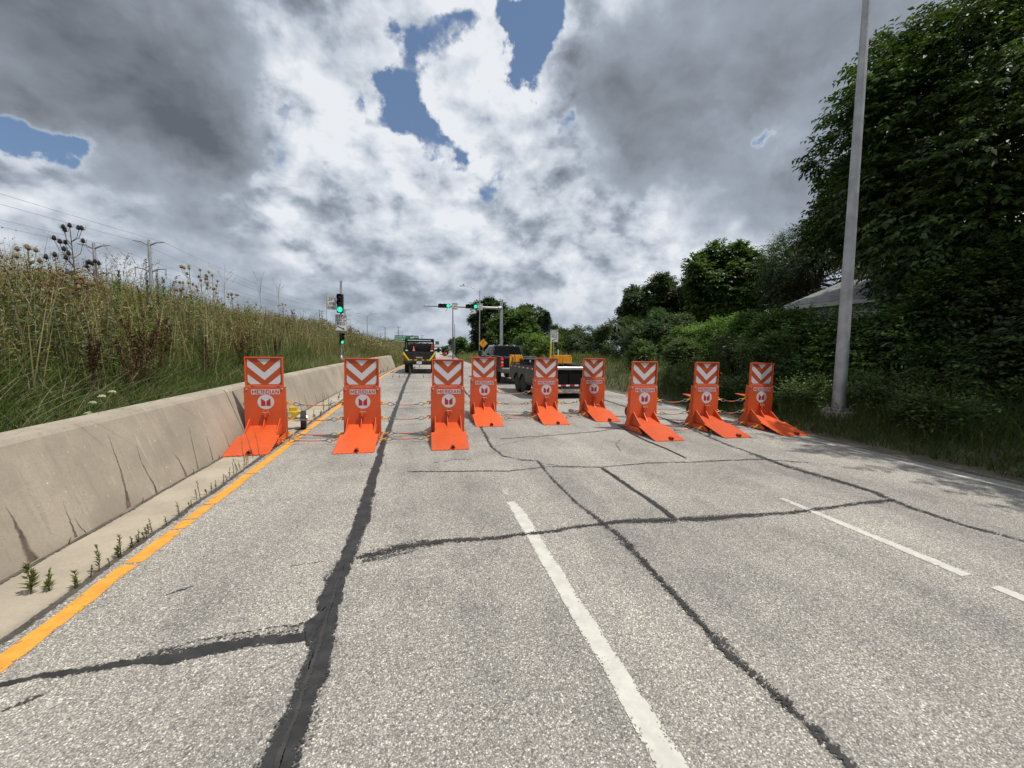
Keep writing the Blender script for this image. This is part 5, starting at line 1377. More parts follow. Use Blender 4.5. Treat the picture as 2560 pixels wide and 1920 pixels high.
# spruce: whorls of drooping boughs
t = thing('spruce_tree', 'dark pointed spruce rising behind the STOP HERE ON RED sign', 'tree', (24.7, 75, 0))
Cc, D_ = [], []
for k in range(34):
    z = .9 + 8.1 * k / 33; rr = 3.3 * max(0, 1 - (z - .3) / 8.9) ** .9 + .08
    for a in np.linspace(0, 2 * np.pi, 9, endpoint=False) + k:
        for u in np.linspace(.15, 1, 6):
            Cc.append((math.cos(a) * rr * u, math.sin(a) * rr * u, z - .35 * rr * u * u)); D_.append((math.cos(a), math.sin(a), -.35))
Cc, D_ = np.array(Cc), np.array(D_); n = len(Cc)
g = Geo()
for s in (-.6, 0, .6):
    g.add(leaf_geo(Cc + R.normal(0, .06, (n, 3)), D_ + np.stack([-D_[:, 1], D_[:, 0], D_[:, 2] * 0], 1) * s + R.normal(0, .2, (n, 3)), UP + R.normal(0, .4, (n, 3)), R.uniform(.3, .55, n), .16, pal([(.016, .032, .020), (.022, .042, .024)], n)))
g.build('crown', LEAF, t); MB().tube([(0, 0, 0), (0, 0, 9.3)], [.16, .02], 8).build('trunk', BARK, t)

# ---- hedges
def hedge(name, label, pts, tops, depth, n_cl, n_tw, tint, L, size, W=.62, group='overgrown hedge along the verge', droop=.35, cat='hedge', per=6):
    pts = np.array(pts, float); C, r = [], []
    for i in range(n_cl):
        u = R.uniform(0, len(pts) - 1 - 1e-6); k = int(u); f = u - k
        p = pts[k] * (1 - f) + pts[k + 1] * f; tp = tops[k] * (1 - f) + tops[k + 1] * f
        g0 = float(gright(p[0], p[1])); s = R.uniform(*size)
        h = R.uniform(0, 1) ** .7
        x = p[0] + R.uniform(-.5, .5) * depth * (1 - .55 * h * h)
        C.append((x, p[1] + R.normal(0, .3), g0 + .2 + (tp - g0 - s * .9) * h)); r.append(s)
    C, r = np.array(C), np.array(r); base = np.array([pts[:, 0].mean(), pts[:, 1].mean(), float(gright(pts[:, 0].mean(), pts[:, 1].mean()))])
    ce = np.array([pts[:, 0].mean() + 1.2, pts[:, 1].mean(), tops[0] * .3])
    t = thing(name, label, cat, base, group=group)
    v, q, c = sprays(C - base, r, ce - base, n_tw, per, L, W, tint, .38, droop)
    np_mesh('foliage', v, q, LEAF, c, t)
    b = MB()
    for i in range(0, len(C), 4):
        f = C[i] - base; b.tube([(f[0] * .95 + .3, f[1], -.1), (f[0] + .1, f[1] + .05, f[2] * .5), tuple(f)], [.035, .025, .008], 5)
    b.build('stems', BARK, t)
    return t
hedge('hedge', 'deep dark hedge at the far right edge under the two big trees', [(13.6, 2.5), (13.7, 5.5), (14.0, 8.6)], [4.9, 4.6, 4.0], 3.0, 110, 7000, G_DARK, .13, (.4, .75))
hedge('hedge', 'vine-draped hedge section right behind the light standard', [(13.8, 8.2), (14.2, 11), (14.7, 13.6)], [3.2, 3.35, 3.45], 2.8, 105, 7600, G_VINE + G_DARK, .12, (.38, .68))
hedge('hedge', 'leafy vine-covered hedge section below the house roof', [(14.9, 13.2), (15.4, 16.2), (16.0, 19.0)], [3.5, 3.55, 3.5], 2.3, 95, 8200, G_VINE, .12, (.38, .68))
hedge('hedge', 'lower sloping end of the vine hedge beside the big round bush', [(15.9, 18.4), (16.2, 20.4), (16.2, 22.3)], [3.55, 3.3, 3.0], 2.2, 55, 4600, G_VINE, .12, (.38, .66))
c = (16.9, 25.0, 2.7); C1, r1 = clumps_in(c, (2.7, 2.6, 1.9), 60, (.22, .36), -.8, .55, .10)
tree('round_bush', 'big round grey-green bush left of the vine hedge', (16.9, 25, .8), C1, r1, c, 6200, 6, .15, .55, G_GREY + G_MID[:1], .12, 'bush', limbs=8, twig=.4, droop=.25)
c = (17.4, 31.5, 2.5); C1, r1 = clumps_in(c, (2.7, 3.2, 2.0), 55, (.24, .38), -.8, .5, .12)
tree('round_bush', 'wide dark bush behind the big round bush', (17.4, 31.5, .6), C1, r1, c, 4600, 6, .18, .55, G_DARK + G_GREY, .12, 'bush', limbs=8, twig=.45, droop=.25)
c = (16.9, 39.5, 2.1); C1, r1 = clumps_in(c, (2.6, 3.4, 1.8), 44, (.26, .40), -.8, .5, .12)
tree('round_bush', 'farthest dark bush of the row above the trailer tailgate', (16.9, 39.5, .5), C1, r1, c, 3400, 6, .20, .55, G_DARK, .12, 'bush', limbs=8, twig=.5)
c = (11.6, 36, 1.6); C1, r1 = clumps_in(c, (1.7, 1.6, 1.3), 26, (.28, .42), -.7, .4, .2)
tree('sapling', 'bright yellow-green sapling thicket behind the pickup cab', (11.6, 36, .2), C1, r1, c, 1800, 6, .17, .55, G_LITE, .06, 'shrub', limbs=8, twig=.5, droop=.2)
c = (13.2, 48, 1.9); C1, r1 = clumps_in(c, (2.2, 3.0, 1.7), 30, (.28, .42), -.8, .4, .15)
tree('shrub', 'mid green shrub mass behind the pickup roof', (13.2, 48, .2), C1, r1, c, 2400, 6, .24, .55, G_MID, .1, 'shrub', limbs=6)
# big-leaved weeds before the hedge, in front of the barriers' right end
for (x, y, h_, lab) in ((11.2, 10.6, 1.9, 'tall leafy weed clump growing in the verge left of the light standard'), (12.1, 13.3, 1.7, 'leafy weed clump with white umbels before the hedge behind the last two barriers'),
                       (12.6, 17.0, 1.6, 'pale leafy weed clump behind the sunlit front right barrier'), (12.6, 6.2, 1.5, 'shaded leafy weed clump right of the light standard'), (12.5, 20.5, 1.3, 'low weed clump between the trailer and the hedge')):
    g0 = float(gright(x, y)); c = (x, y, g0 + h_ * .5); C1, r1 = clumps_in(c, (.75, .75, h_ * .55), 14, (.30, .5), -.8, .3, .2)
    tree('weed_clump', lab, (x, y, g0), C1, r1, c, 900, 6, .12, .45, G_MID + G_GREY, .02, 'weeds', limbs=10, twig=.35, droop=.2, bark=STEMB)
for (x, y, h_, lab) in ((10.25, 9.1, .75, 'low rough weeds just beyond the foot of the light standard'), (11.2, 7.0, .8, 'rough weeds close behind the light standard foot'), (10.6, 5.6, .7, 'shaded rough weeds on the verge nearest the camera'), (10.0, 11.4, .7, 'low weeds at the road edge behind the shaded barrier'),
                       (10.1, 13.6, .8, 'sunlit weed patch at the road edge behind the middle right barrier'), (11.6, 4.4, 1.0, 'dark weed patch at the right edge of the picture')):
    g0 = float(gright(x, y)); c = (x, y, g0 + h_ * .45); C1, r1 = clumps_in(c, (.8, .9, h_ * .5), 14, (.28, .5), -.8, .3, .25)
    tree('weed_clump', lab, (x, y, g0), C1, r1, c, 620, 6, .09, .40, G_DARK + G_MID + G_GREY, .015, 'weeds', limbs=8, twig=.35, droop=-.1, bark=STEMB)
# umbels over the second clump
t = thing('wild_carrot', 'white flowered umbels standing before the hedge between the last two barriers', 'wildflower', (11.7, 12.6, float(gright(11.7, 12.6))))
b = MB(); s_ = MB()
for k in range(11):
    x, y, z = R.uniform(-.7, .7), R.uniform(-.7, .7), R.uniform(.9, 1.7)
    s_.tube([(x * .5, y * .5, 0), (x, y, z)], .006, 4); b.lathe([(0, .0), (.05, .02), (.06, .035), (0, .045)], 7, 0, (x, y, z))
s_.build('stems', STEMB, t); b.build('umbels', mat('white umbel', (.50, .52, .44), .8, var=.2), t)

# ---- house behind the hedge
ROOFM = mat('grey asphalt shingles', (.27, .265, .262), .9, var=.3, vscale=3.5, bump=.4, bscale=40)
SIDING = mat('pale siding', (.42, .40, .36), .7, var=.1)
t = thing('house', 'single storey house with a grey shingled gable roof showing above the hedge', 'house', (21.3, 11.2, 1.0))
MB().box((0, 0, 1.6), (6.6, 9.2, 3.2)).build('wall', SIDING, t)
for s in (-1, 1): MB().prism([(-3.3, 3.2), (3.3, 3.2), (0, 4.48)], 'y', s * 4.6 - .05, s * 4.6 + .05).build('gable', SIDING, t)
rise, run = 1.45, 3.75; n = 24; L_ = math.hypot(rise, run)
for s in (-1, 1):
    b = MB()
    for k in range(n):
        u0, u1 = k / n, (k + 1) / n + .012
        x0, z0, x1, z1 = s * run * (1 - u0), 3.22 + rise * u0, s * run * (1 - min(u1, 1)), 3.22 + rise * min(u1, 1)
        ys_ = np.linspace(-5.0, 5.0, 21) + R.uniform(-.04, .04, 21)
        for j in range(20):
            e = .018 + R.uniform(0, .008)
            b.add([(x0, ys_[j], z0 + e), (x0, ys_[j + 1] - .012, z0 + e), (x1, ys_[j + 1] - .012, z1 + .004), (x1, ys_[j], z1 + .004), (x0, ys_[j], z0 - .01), (x0, ys_[j + 1] - .012, z0 - .01)], [(0, 1, 2, 3), (0, 4, 5, 1)])
    rf = b.build('roof_slope', ROOFM, t, bevel=-1); rf['kind'] = 'stuff'
    MB().prism([(s * run, 3.20), (s * 0, 3.20 + rise), (0, 3.02 + rise), (s * run, 3.02)], 'y', -4.98, 4.98).build('roof_deck', SIDING, t)
MB().box((0, 0, 3.27 + rise), (.22, 10, .05)).build('ridge_cap', ROOFM, t)
for y in (-2.2, 1.6):
    w = MB().box((-3.32, y, 1.75), (.05, 1.2, 1.2)).build('window', SIGNW, t); MB().box((-3.35, y, 1.75), (.02, 1.05, 1.05)).build('pane', GLASS, w)
t = thing('house', 'far small house with a brown gable roof between the spruce and the bushes', 'house', (23.6, 62, .3))
MB().box((0, 0, 1.2), (3.2, 5, 2.4)).build('wall', SIDING, t)
MB().prism([(-1.9, 2.3), (1.9, 2.3), (0, 3.7)], 'y', -2.7, 2.7).build('roof', mat('brown shingles', (.16, .10, .075), .9, var=.3), t)
MB().box((0, -2.51, 1.3), (.9, .03, .9)).build('window', GLASS, t)

# ================================================================== GRASS AND WEEDS
def ground_pts(n, side, tmin, tmax, y0, y1, pw=1.0, tp=1.0):
    Y = y0 + (y1 - y0) * R.uniform(0, 1, n) ** pw; t = tmin + (tmax - tmin) * R.uniform(0, 1, n) ** tp
    if side < 0:
        X = -3.95 + wbend(Y) + np.where(Y > 36.6, .7, 0) - t; Z = gleft(X, Y)
    else:
        X = redge(Y) + t; Z = gright(X, Y)
    return np.stack([X, Y, Z - .02], 1)
def grass(P, h0, h1, w, foot, tip, lean=.25, bend=.3, seg=3, wind=(0, 0)):
    n = len(P); h = R.uniform(h0, h1, n)[:, None]
    a = R.uniform(0, 2 * np.pi, n); s = np.stack([np.cos(a), np.sin(a), np.zeros(n)], 1)
    T = np.concatenate([R.normal(0, lean, (n, 2)) + np.array(wind), np.ones((n, 1))], 1) * h
    B = s * h * bend * R.uniform(0, 1, (n, 1)) - UP * h * bend * .35
    W = w * R.uniform(.6, 1.4, n)
    return blade_geo(P, T, W, pal(foot, n), pal(tip, n), B, seg)
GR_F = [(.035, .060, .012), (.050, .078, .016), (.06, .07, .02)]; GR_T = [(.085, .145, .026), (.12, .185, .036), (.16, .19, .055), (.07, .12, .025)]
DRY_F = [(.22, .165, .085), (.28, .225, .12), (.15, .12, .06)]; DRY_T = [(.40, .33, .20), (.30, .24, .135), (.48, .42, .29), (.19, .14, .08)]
OLV = [(.14, .165, .042), (.20, .21, .06), (.26, .25, .09), (.10, .135, .034), (.23, .27, .07)]
# left bank, short lush grass behind the parapet
g = Geo()
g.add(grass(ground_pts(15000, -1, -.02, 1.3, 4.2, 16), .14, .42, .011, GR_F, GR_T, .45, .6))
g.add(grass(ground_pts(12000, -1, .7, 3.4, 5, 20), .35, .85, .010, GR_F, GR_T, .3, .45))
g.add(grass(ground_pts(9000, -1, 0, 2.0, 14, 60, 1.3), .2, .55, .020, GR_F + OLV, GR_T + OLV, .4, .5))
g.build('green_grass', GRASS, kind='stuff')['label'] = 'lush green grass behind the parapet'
# dead litter and pale bare canes above the parapet
P = ground_pts(3200, -1, .1, 2.6, 4.5, 30, 1.2)
g = Geo(); g.add(grass(P, .3, .9, .008, [(.20, .17, .11)], [(.36, .32, .24), (.44, .38, .26), (.26, .22, .16)], .75, .9))
P = ground_pts(950, -1, .7, 6.5, 5.5, 30, 1.2); g.add(grass(P, 1.0, 1.75, .019, [(.30, .25, .13), (.24, .22, .10)], [(.50, .42, .26), (.42, .36, .20)], .13, .08))
P = ground_pts(420, -1, 1.5, 5, 6, 24, 1.1); g.add(grass(P, 1.2, 1.9, .022, [(.10, .06, .035)], [(.16, .10, .055), (.10, .07, .05)], .15, .1))
g.build('dead_canes', GRASS, kind='stuff')['label'] = 'pale dead canes and litter above the parapet'
# taller mixed growth, dry stalks
g = Geo()
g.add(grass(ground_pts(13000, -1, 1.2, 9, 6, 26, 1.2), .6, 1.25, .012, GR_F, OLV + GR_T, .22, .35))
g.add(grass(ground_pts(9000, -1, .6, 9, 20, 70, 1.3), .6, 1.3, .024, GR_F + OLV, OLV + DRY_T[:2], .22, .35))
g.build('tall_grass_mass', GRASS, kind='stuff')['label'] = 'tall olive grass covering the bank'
def patch(p):                     # drifts of greener and drier growth along the bank
    a = np.sin(p[:, 0] * 1.9 + p[:, 1] * .8) + np.sin(p[:, 1] * 1.7 - p[:, 0] * .6 + 1.3) + np.sin(p[:, 1] * .55 + 2.1) * .8
    k = np.clip(a / 2.2, -1, 1)[:, None]
    return 1 + k * np.array([.22, .02, .05]) + R.normal(0, .12, (len(p), 1))
def stalk_field(n, t0, t1, y0, y1, pw, h0, h1, w, headn, hs, leafn, ls, name, label):
    P = ground_pts(n, -1, t0, t1, y0, y1, pw); g = Geo(); h = R.uniform(h0, h1, n) * R.uniform(.7, 1.0, n) * np.where(R.uniform(size=n) < .07, 1.28, 1.0)
    ln = R.normal(0, .10, (n, 2)); T = np.concatenate([ln, np.ones((n, 1))], 1) * h[:, None]; B = np.concatenate([R.normal(0, .06, (n, 2)), np.zeros((n, 1))], 1) * h[:, None]
    g.add(blade_geo(P, T, w, pal(DRY_F, n), pal(DRY_T, n), B, 3))
    # side branches, seed heads and withered or green leaves up the stalk
    for k in range(3):
        u = R.uniform(.55, .92, (n, 1)); p = P + T * u + B * u * u; d = rdir(n) * .5 + UP * .9
        g.add(blade_geo(p, d * h[:, None] * .16, w * .7, pal(DRY_T, n), pal(DRY_T, n), None, 1))
    for k in range(headn):
        u = R.uniform(.80, 1.04, (n, 1)); p = P + T * u + B * u * u + R.normal(0, .045, (n, 3)) * (h[:, None])
        g.add(leaf_geo(p, rdir(n) + UP * .7, rdir(n), hs * R.uniform(.5, 1.3, n), hs * .6, pal([(.15, .105, .06), (.075, .052, .032), (.30, .25, .14), (.42, .39, .27), (.22, .23, .10), (.20, .13, .07), (.14, .17, .06)], n) * patch(p), .1))
    for k in range(leafn):
        u = R.uniform(.15, .95, (n, 1)); p = P + T * u + B * u * u
        col = pal(OLV + OLV + GR_T + GR_T[:3] + [(.28, .21, .105), (.17, .115, .06), (.36, .31, .19)], n) * patch(p)
        g.add(leaf_geo(p, rdir(n) * [1, 1, .4] + UP * .25, UP + R.normal(0, .6, (n, 3)), ls * R.uniform(.5, 1.4, n), ls * .22, col))
    g.build(name, GRASS, kind='stuff')['label'] = label
stalk_field(1900, 1.0, 5.6, 5.5, 15, 1.0, .85, 1.65, .011, 6, .040, 17, .095, 'dry_stalks', 'tall tan dry stalks with seed heads, near part of the bank')
stalk_field(2700, 1.2, 8, 12, 34, 1.15, .8, 1.5, .016, 6, .048, 15, .11, 'dry_stalks', 'tan and olive weed stalks along the middle of the bank')
stalk_field(3200, .3, 8, 30, 110, 1.4, .9, 1.6, .035, 7, .12, 9, .20, 'dry_stalks', 'weeds on the distant end of the bank')
# right verge
g = Geo()
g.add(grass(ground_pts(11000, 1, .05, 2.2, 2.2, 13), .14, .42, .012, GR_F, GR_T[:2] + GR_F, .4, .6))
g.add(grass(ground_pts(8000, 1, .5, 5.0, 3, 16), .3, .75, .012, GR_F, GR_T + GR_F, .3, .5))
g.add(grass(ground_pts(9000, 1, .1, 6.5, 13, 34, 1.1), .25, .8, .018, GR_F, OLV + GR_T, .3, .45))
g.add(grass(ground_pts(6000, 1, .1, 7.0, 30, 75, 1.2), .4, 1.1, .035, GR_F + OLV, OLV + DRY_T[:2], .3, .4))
P = ground_pts(900, 1, .5, 5, 4, 30); g.add(leaf_geo(P + UP * R.uniform(.2, .7, (900, 1)), rdir(900) + UP, rdir(900), .10, .03, pal(OLV + DRY_T, 900)))
g.build('verge_grass', GRASS, kind='stuff')['label'] = 'long grass and weeds on the right verge'

# ---- single plants one can point to
def on_ray(px, py, X):
    d = bearing(px, py); k = X / d.x
    return np.array([d.x * k, d.y * k, CAM_H + d.z * k])
TEAS = mat('dark teasel head', (.030, .022, .022), .9, var=.4); TEAT = mat('tan teasel head', (.20, .155, .075), .9, var=.4)
def teasel(label, px, py, X, dark, nh, spread, seed):
    rr = random.Random(seed); top = on_ray(px, py, X); g0 = float(gleft(top[0], top[1])); H = top[2] - g0
    t = thing('teasel_plant', label, 'teasel', (top[0], top[1], g0), group='teasel plants on the bank')
    s = MB(); hm = TEAS if dark else TEAT
    s.tube([(0, 0, 0), (.02, .01, H * .5), (0, 0, H - .08)], [.014, .010, .006], 6)
    tips = [(0, 0, H - .08)]
    for k in range(nh - 1):
        z = H * rr.uniform(.58, .88); a = rr.uniform(0, 6.28); l = rr.uniform(.5, 1) * spread; hz = min(H - .12, z + rr.uniform(.18, .42))
        s.tube([(0, 0, z), (math.cos(a) * l * .7, math.sin(a) * l * .7, z + (hz - z) * .35), (math.cos(a) * l, math.sin(a) * l, hz)], [.006, .005, .004], 5); tips.append((math.cos(a) * l, math.sin(a) * l, hz))
    s.build('stem', STEMB if dark else TEAT, t)
    for x, y, z in tips:
        h = MB().lathe([(0, -.01), (.020, .005), (.032, .030), (.028, .060), (.014, .085), (0, .092)], 8, 0, (x, y, z))
        for j in range(7):
            a = j * .9; h.tube([(x, y, z), (x + math.cos(a) * .045, y + math.sin(a) * .045, z + .015), (x + math.cos(a) * .060, y + math.sin(a) * .060, z + .085)], [.004, .003, .001], 3)
        h.build('seed_head', hm, t)
    n = 26; p = np.stack([R.normal(0, .03, n), R.normal(0, .03, n), R.uniform(.15, .62, n) * H], 1)
    v, q, c = leaf_geo(p, rdir(n) * [1, 1, .3] + UP * .1, UP + R.normal(0, .3, (n, 3)), R.uniform(.12, .26, n), .045, pal(OLV + [(.2, .15, .08)], n)); np_mesh('leaves', v, q, GRASS, c, t)
for k, (px, py, X, dk, nh, sp, lab) in enumerate(((150, 482, -6.4, True, 11, .22, 'tallest blackened teasel whose heads stand highest against the sky'), (118, 545, -6.4, True, 8, .22, 'dark teasel leaning left of the tallest blackened teasel'), (205, 560, -6.6, True, 6, .16, 'small dark teasel beside the left pylon'),
        (58, 528, -6.8, False, 6, .20, 'tan teasel at the far left edge of the bank'), (130, 585, -6.2, False, 12, .30, 'tan many-headed teasel below the blackened ones'), (165, 600, -6.2, False, 9, .26, 'tan teasel just right of the many-headed one'),
        (408, 572, -6.6, False, 10, .26, 'tan teasel left of its clump near the right pylon'), (432, 580, -6.7, False, 10, .24, 'tan teasel in the middle of the clump right of the right pylon'), (458, 592, -6.8, False, 10, .24, 'tan teasel at the right of the clump near the right pylon'),
        (395, 620, -6.4, False, 9, .26, 'low tan teasel under the clump near the right pylon'), (500, 632, -7.0, False, 9, .22, 'tan teasel farther along the bank right of the clump'), (610, 655, -7.4, False, 8, .22, 'small far teasel above the leftmost orange barrier'), (635, 668, -7.6, True, 8, .2, 'far dark teasel above the leftmost orange barrier'))):
    teasel(lab, px, py, X, dk, nh, sp, k)
DOCKC = [(.050, .017, .011), (.075, .026, .015), (.038, .014, .010), (.095, .042, .022)]
def dock(label, x, y, H, nb, seed):
    rr = random.Random(seed); g0 = float(gleft(x, y)); t = thing('dock_plant', label, 'dock', (x, y, g0), group='red brown dock plants on the bank')
    s = MB(); P, D = [], []
    s.tube([(0, 0, 0), (0, 0, H)], [.010, .004], 5)
    br = [((0, 0, H * .25), (0, 0, H))]
    for k in range(nb):
        a = rr.uniform(0, 6.28); z = H * rr.uniform(.15, .5); l = H * rr.uniform(.15, .34); l *= .8; e = (math.cos(a) * l, math.sin(a) * l, min(H * .97, z + H * rr.uniform(.40, .6)))
        s.tube([(0, 0, z), (e[0] * .55, e[1] * .55, z + (e[2] - z) * .4), e], [.006, .005, .003], 4); br.append(((e[0] * .3, e[1] * .3, z + (e[2] - z) * .2), e))
    for a, b in br:
        for u in np.linspace(0, 1, 26):
            w = .030 * (1.1 - .7 * u)
            for _ in range(7): P.append([a[i] + (b[i] - a[i]) * u + rr.gauss(0, w) for i in range(3)])
    s.build('stem', STEMB, t); P = np.array(P); n = len(P)
    v, q, c = leaf_geo(P, rdir(n) + UP * .2, rdir(n), R.uniform(.02, .036, n), .022, pal(DOCKC, n)); np_mesh('seed_clusters', v, q, GRASS, c, t, kind='stuff')
dock('largest red brown dock plant branching behind the parapet', -4.55, 8.05, 1.45, 7, 1); dock('narrow red brown dock plant left of the largest one', -4.6, 6.98, 1.0, 2, 2); dock('red brown dock plant close at the left of the largest one', -4.5, 7.62, 1.25, 3, 3)
dock('dark dock spike high on the bank under the right pylon', -6.2, 11.2, 2.1, 3, 4); dock('dry dock plant arching behind the leftmost barrier sign', -4.6, 12.1, .9, 4, 5); dock('far dry dock plant just right of the leftmost barrier sign', -4.9, 15.6, 1.0, 3, 6); dock('half hidden dock plant between two stalks left of the leftmost barrier', -4.7, 10.4, .8, 2, 7)
UMB = mat('wild carrot umbel', (.34, .36, .22), .8, var=.2)
for x, y, h_, lab in ((-4.15, 6.42, .30, 'wild carrot flower leaning over the parapet, upper of the cluster'), (-4.18, 6.30, .22, 'wild carrot flower low behind the parapet'), (-4.22, 6.72, .30, 'wild carrot flower right of its neighbours behind the parapet'), (-4.1, 6.10, .14, 'lowest wild carrot flower close to the parapet top'), (-5.6, 9.0, .9, 'wild carrot among the dry stalks left of the red brown docks'), (-5.2, 11.5, .7, 'wild carrot among the stalks left of the leftmost barrier')):
    g0 = float(gleft(x, y)); t = thing('wild_carrot', lab, 'wildflower', (x, y, g0), group='wild carrot flowers on the bank')
    MB().tube([(0, 0, 0), (.01, 0, h_)], .004, 4).build('stem', mat_stem_g if 'mat_stem_g' in globals() else STEMB, t)
    b = MB()
    for j in range(14):
        a = j * 2.4; r_ = .036 * math.sqrt((j + .5) / 14); b.lathe([(0, -.006), (.015, .006), (.010, .016), (0, .020)], 6, 0, (r_ * math.cos(a), r_ * math.sin(a), h_ + .03 - r_ * r_ * 14))
    b.build('umbel', UMB, t)
# feathery leafy spires and arching grasses on the skyline
def spire(label, px, py, X, w, cols, name='leafy_spire', cat='weed', nl=260):
    top = on_ray(px, py, X); g0 = float(gleft(top[0], top[1])); H = top[2] - g0; t = thing(name, label, cat, (top[0], top[1], g0), group='leafy spires on the bank')
    MB().tube([(0, 0, 0), (0, 0, H)], [.010, .004], 5).build('stem', STEMB, t)
    u = R.uniform(.12, 1, nl); a = R.uniform(0, 6.28, nl); p = np.stack([np.cos(a) * .01, np.sin(a) * .01, u * H], 1)
    d = np.stack([np.cos(a), np.sin(a), .8 + u * .8], 1)
    v, q, c = leaf_geo(p, d, UP + R.normal(0, .3, (nl, 3)), w * (1.15 - u * .75) * R.uniform(.7, 1.2, nl), .016, pal(cols, nl)); np_mesh('leaves', v, q, GRASS, c, t)
for px, py, X, lab in ((316, 592, -6.4, 'leafy green spire left of the right pylon'), (338, 585, -6.5, 'leafy green spire directly below the right pylon'), (352, 600, -6.5, 'leafy green spire right of the right pylon foot'), (255, 585, -6.6, 'grey green spire between the two near pylons'),
                       (690, 668, -8.5, 'far feathery spire left of the ramp signal, nearer the barrier'), (705, 660, -9, 'far feathery spire just left of the ramp signal signs'), (785, 712, -9, 'far leafy spire right of the ramp signal'), (822, 718, -9, 'far leafy spire nearest the guide sign')):
    spire(lab, px, py, X, .13, [(.06, .095, .03), (.085, .12, .045), (.11, .13, .06)])
def plume(label, px, py, X, seed):
    rr = random.Random(seed); top = on_ray(px, py, X); g0 = float(gleft(top[0], top[1])); H = top[2] - g0; t = thing('plume_grass', label, 'grass plume', (top[0], top[1], g0), group='arching grass plumes on the skyline')
    s = MB(); P = []
    s.tube([(0, 0, 0), (0, 0, H * .8)], [.006, .004], 4)
    for k in range(8):
        a = rr.uniform(0, 6.28); l = rr.uniform(.15, .45); z = H * rr.uniform(.55, .8); e = (math.cos(a) * l, math.sin(a) * l, H * rr.uniform(.82, 1.0))
        m_ = (e[0] * .4, e[1] * .4, z + (e[2] - z) * .65); s.tube([(0, 0, z), m_, e], [.003, .0025, .0018], 3)
        for u in np.linspace(.3, 1, 9): P.append([m_[i] * (1 - u) + e[i] * u + rr.gauss(0, .012) for i in range(3)])
    s.build('stem', TEAT, t); P = np.array(P); n = len(P)
    v, q, c = leaf_geo(P, rdir(n) * .5 + UP * .6, rdir(n), .05, .012, pal(DRY_T, n)); np_mesh('spikelets', v, q, GRASS, c, t)
for k, (px, py, X, lab) in enumerate(((225, 525, -6.2, 'arching grass plume between the near pylons, left one'), (262, 535, -6.2, 'arching grass plume between the near pylons, right one'), (482, 575, -6.8, 'arching grass plume right of the teasel clump'), (560, 585, -7.0, 'thin grass plume above the bank left of the leftmost barrier'), (600, 600, -7.2, 'thin grass plume standing out nearest above the leftmost barrier'), (300, 545, -6.3, 'grass plume just left of the right pylon'))):
    plume(lab, px, py, X, k)

# broad mixed clumps that break up the bank
BR = [(.13, .075, .045), (.10, .06, .04), (.17, .11, .06)]; YG = [(.17, .21, .05), (.22, .24, .07), (.13, .17, .04)]; GG = [(.11, .14, .075), (.15, .17, .10), (.09, .12, .06)]
for x, y, h_, cols, lab in ((-5.4, 7.2, 1.5, GG, 'grey-green weed clump on the bank at the far left edge'), (-6.3, 8.6, 1.5, BR, 'brown withered weed clump on the bank left of the red brown docks'), (-5.7, 9.6, 1.5, YG, 'yellow-green weed clump on the bank above the red brown docks'), (-6.0, 11.5, 1.4, GG, 'grey-green weed clump below the tan teasels'),
                            (-5.6, 13.8, 1.3, BR, 'brown weed clump on the bank left of the leftmost barrier sign'), (-6.4, 16.5, 1.5, YG, 'yellow-green weed clump above the leftmost barrier sign'), (-6.0, 20.5, 1.4, BR, 'brown weed clump on the bank between barrier and ramp signal'), (-6.2, 26.0, 1.5, GG, 'grey-green weed clump beside the ramp signal post'), (-5.0, 31, 1.3, BR, 'purplish brown weed clump on the bank beyond the ramp signal')):
    g0 = float(gleft(x, y)); n = 1500; t = thing('weed_clump', lab, 'weeds', (x, y, g0), group='mixed weed clumps on the bank')
    ns = 34; st = R.normal(0, .42, (ns, 2)); hh = h_ * R.uniform(.55, 1.08, ns); ln = R.normal(0, .16, (ns, 2))
    g = Geo(); P0 = np.concatenate([st, np.zeros((ns, 1))], 1); g.add(blade_geo(P0, np.concatenate([ln, np.ones((ns, 1))], 1) * hh[:, None], .014, pal(DRY_F, ns), pal(DRY_T, ns)))
    g.build('stems', GRASS, t)
    i = R.integers(0, ns, n); u = R.uniform(.2, 1.02, (n, 1)); p = P0[i] + np.concatenate([ln[i], np.ones((n, 1))], 1) * hh[i][:, None] * u + R.normal(0, .035, (n, 3)) * (1.6 - u)
    v, q, c = leaf_geo(p, rdir(n) * [1, 1, .5] + UP * .5, UP + R.normal(0, .5, (n, 3)), R.uniform(.05, .13, n), .028, pal(cols, n, .3)); np_mesh('foliage', v, q, GRASS, c, t)
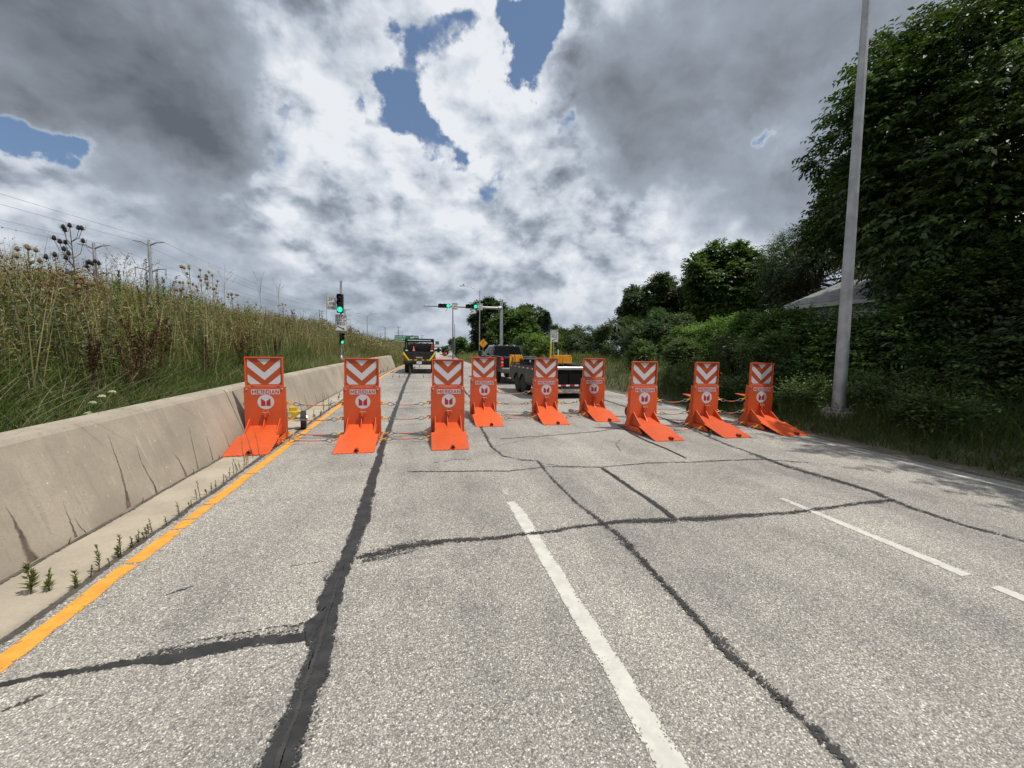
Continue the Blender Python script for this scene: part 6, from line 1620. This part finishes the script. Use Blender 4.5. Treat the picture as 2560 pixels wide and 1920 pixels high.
# ---- weeds rooted in the joint between gutter and asphalt
WG = [(.13, .175, .05), (.17, .205, .07), (.21, .22, .09), (.11, .14, .05)]
ORD = 'first second third fourth fifth sixth seventh eighth ninth tenth eleventh twelfth thirteenth'.split()
def joint_weed(label, x, y, h_, nl, L=.05, lean=0.0, stems=1, z0=0.0, dry=False):
    t = thing('joint_weed', label, 'weed', (x, y, z0), group='weeds in the gutter joint')
    s = MB(); g = Geo()
    for k in range(stems):
        ox, oy = (R.normal(0, .02), R.normal(0, .02)) if k else (0, 0); hh = h_ * (1 if k == 0 else R.uniform(.45, .8)); lx = lean + R.normal(0, .10)
        tip = (ox + lx * hh, oy + R.normal(0, .08) * hh, hh); s.tube([(ox, oy, -.01), (ox + lx * hh * .4, oy, hh * .5), tip], [.0045, .0035, .0015], 5)
        u = R.uniform(.08, 1, nl) ** .85; a = R.uniform(0, 6.28, nl); p = np.stack([ox + lx * hh * u, oy + (tip[1] - oy) * u, u * hh], 1)
        d = np.stack([np.cos(a), np.sin(a), .55 + .9 * u], 1)
        g.add(leaf_geo(p, d, UP + R.normal(0, .3, (nl, 3)), L * (1.2 - .55 * u) * R.uniform(.6, 1.2, nl), L * .24, pal(DRY_T + WG[:1] if dry else WG, nl)))
    s.build('stem', STEMB, t); g.build('leaves', GRASS, t)
JW = [(-2.90, 3.64, .235, 46, .062, 2, 'largest green weed in the gutter joint at the lower left'), (-2.80, 3.66, .15, 34, .05, 2, 'bushy shorter weed touching the right side of the largest gutter weed'), (-2.62, 3.66, .14, 22, .05, 2, 'small leafy weed between the largest weed and the yellow line'),
      (-2.63, 3.80, .11, 16, .035, 1, 'short thin weed left of the tall upright gutter weed'), (-2.63, 3.89, .235, 34, .045, 1, 'tall upright weed next after the small leafy one along the gutter joint'), (-2.60, 3.96, .08, 10, .03, 1, 'tiny sprig right of the tall upright weed'), (-2.615, 4.12, .20, 40, .045, 2, 'twin-stemmed weed where the parapet crack points at the joint'),
      (-2.63, 4.30, .11, 20, .035, 2, 'low weed starting the dense row along the joint'), (-2.64, 4.40, .12, 20, .035, 2, 'weed in the dense row, second'), (-2.62, 4.48, .12, 20, .035, 2, 'weed in the dense row with split top'), (-2.64, 4.60, .15, 22, .035, 2, 'forked weed at the end of the dense row'), (-2.60, 4.76, .10, 18, .035, 1, 'stubby round weed beside a yellow line break'),
      (-2.62, 5.03, .16, 20, .035, 1, 'single straight weed halfway along the gutter joint'), (-2.62, 5.28, .08, 14, .03, 2, 'flat small weed before the red-stemmed one'), (-2.66, 5.56, .20, 20, .035, 2, 'reddish thin weed leaning right beside the joint')]
for x, y, h_, nl, L, st, lab in JW: joint_weed(lab, x, y, h_, nl, L, .02, st)
for k, (x, y, h_) in enumerate(((-2.64, 5.68, .10), (-2.64, 5.78, .12), (-2.63, 5.88, .18), (-2.65, 6.14, .17), (-2.64, 6.22, .12), (-2.67, 6.36, .15), (-2.66, 6.48, .22), (-2.66, 6.58, .2), (-2.67, 6.66, .24), (-2.68, 6.76, .2), (-2.67, 6.86, .22), (-2.68, 6.98, .18), (-2.7, 7.1, .2))):
    joint_weed('%s weed, counted from the camera, in the thick tuft row before the leftmost barrier' % ORD[k], x, y, h_ * R.uniform(.6, 1.1), 16, .035, R.normal(0, .15), 1)
for x, y, h_, lab in ((-2.74, 7.42, .62, 'tall seedy stem rising in front of the leftmost barrier ramp, left one'), (-2.68, 7.52, .56, 'tall seedy stem rising in front of the leftmost barrier ramp, right one'), (-2.80, 7.22, .4, 'dry stem bending over the corner of the leftmost barrier ramp')):
    joint_weed(lab, x, y, h_, 40, .025, -.18, 1, dry=True)
for x, y, h_, lab in ((-2.60, 10.8, .28, 'weed in the joint behind the leftmost barrier, near the dolly'), (-2.64, 12.1, .55, 'thin tall weed in the joint behind the dolly'), (-2.58, 12.5, .45, 'weed beside the thin tall one behind the dolly'), (-2.55, 11.3, .18, 'tiny weed beside the dolly wheel'),
                      (-.55, 28.0, .95, 'tall weed growing from the tar seam right behind the emergency truck wheel'), (-.50, 27.2, .5, 'shorter weed in the tar seam behind the emergency truck'), (-.83, 25.6, .3, 'weed tuft in a pavement crack left of the seam'), (-1.5, 24.8, .25, 'low weed tuft in the cross crack near the yellow line'), (-1.1, 24.9, .22, 'low weed tuft in the cross crack behind the truck'), (.3, 24.6, .2, 'tiny weed in the cross crack right of the seam'),
                      (6.5, 7.6, .14, 'sprig in the long tar seam before the middle front right barrier')):
    joint_weed(lab, x, y, h_, 34, .05 if h_ < .6 else .09, .03, 2)
for k in range(13):
    y = 15 + k * 1.65; joint_weed('%s weed, counted from the dolly, in the sparse row along the far parapet' % ORD[k], float(-2.75 + bend(y)) - R.uniform(0, .2), y, R.uniform(.2, .5), 22, .07, 0, 2)
for k in range(4): joint_weed('%s tiny weed, counted from the camera, at the near parapet foot' % ORD[k], -3.25, 4.3 + k * 1.1 + R.uniform(-.2, .2), R.uniform(.03, .07), 10, .025, .1, 1)
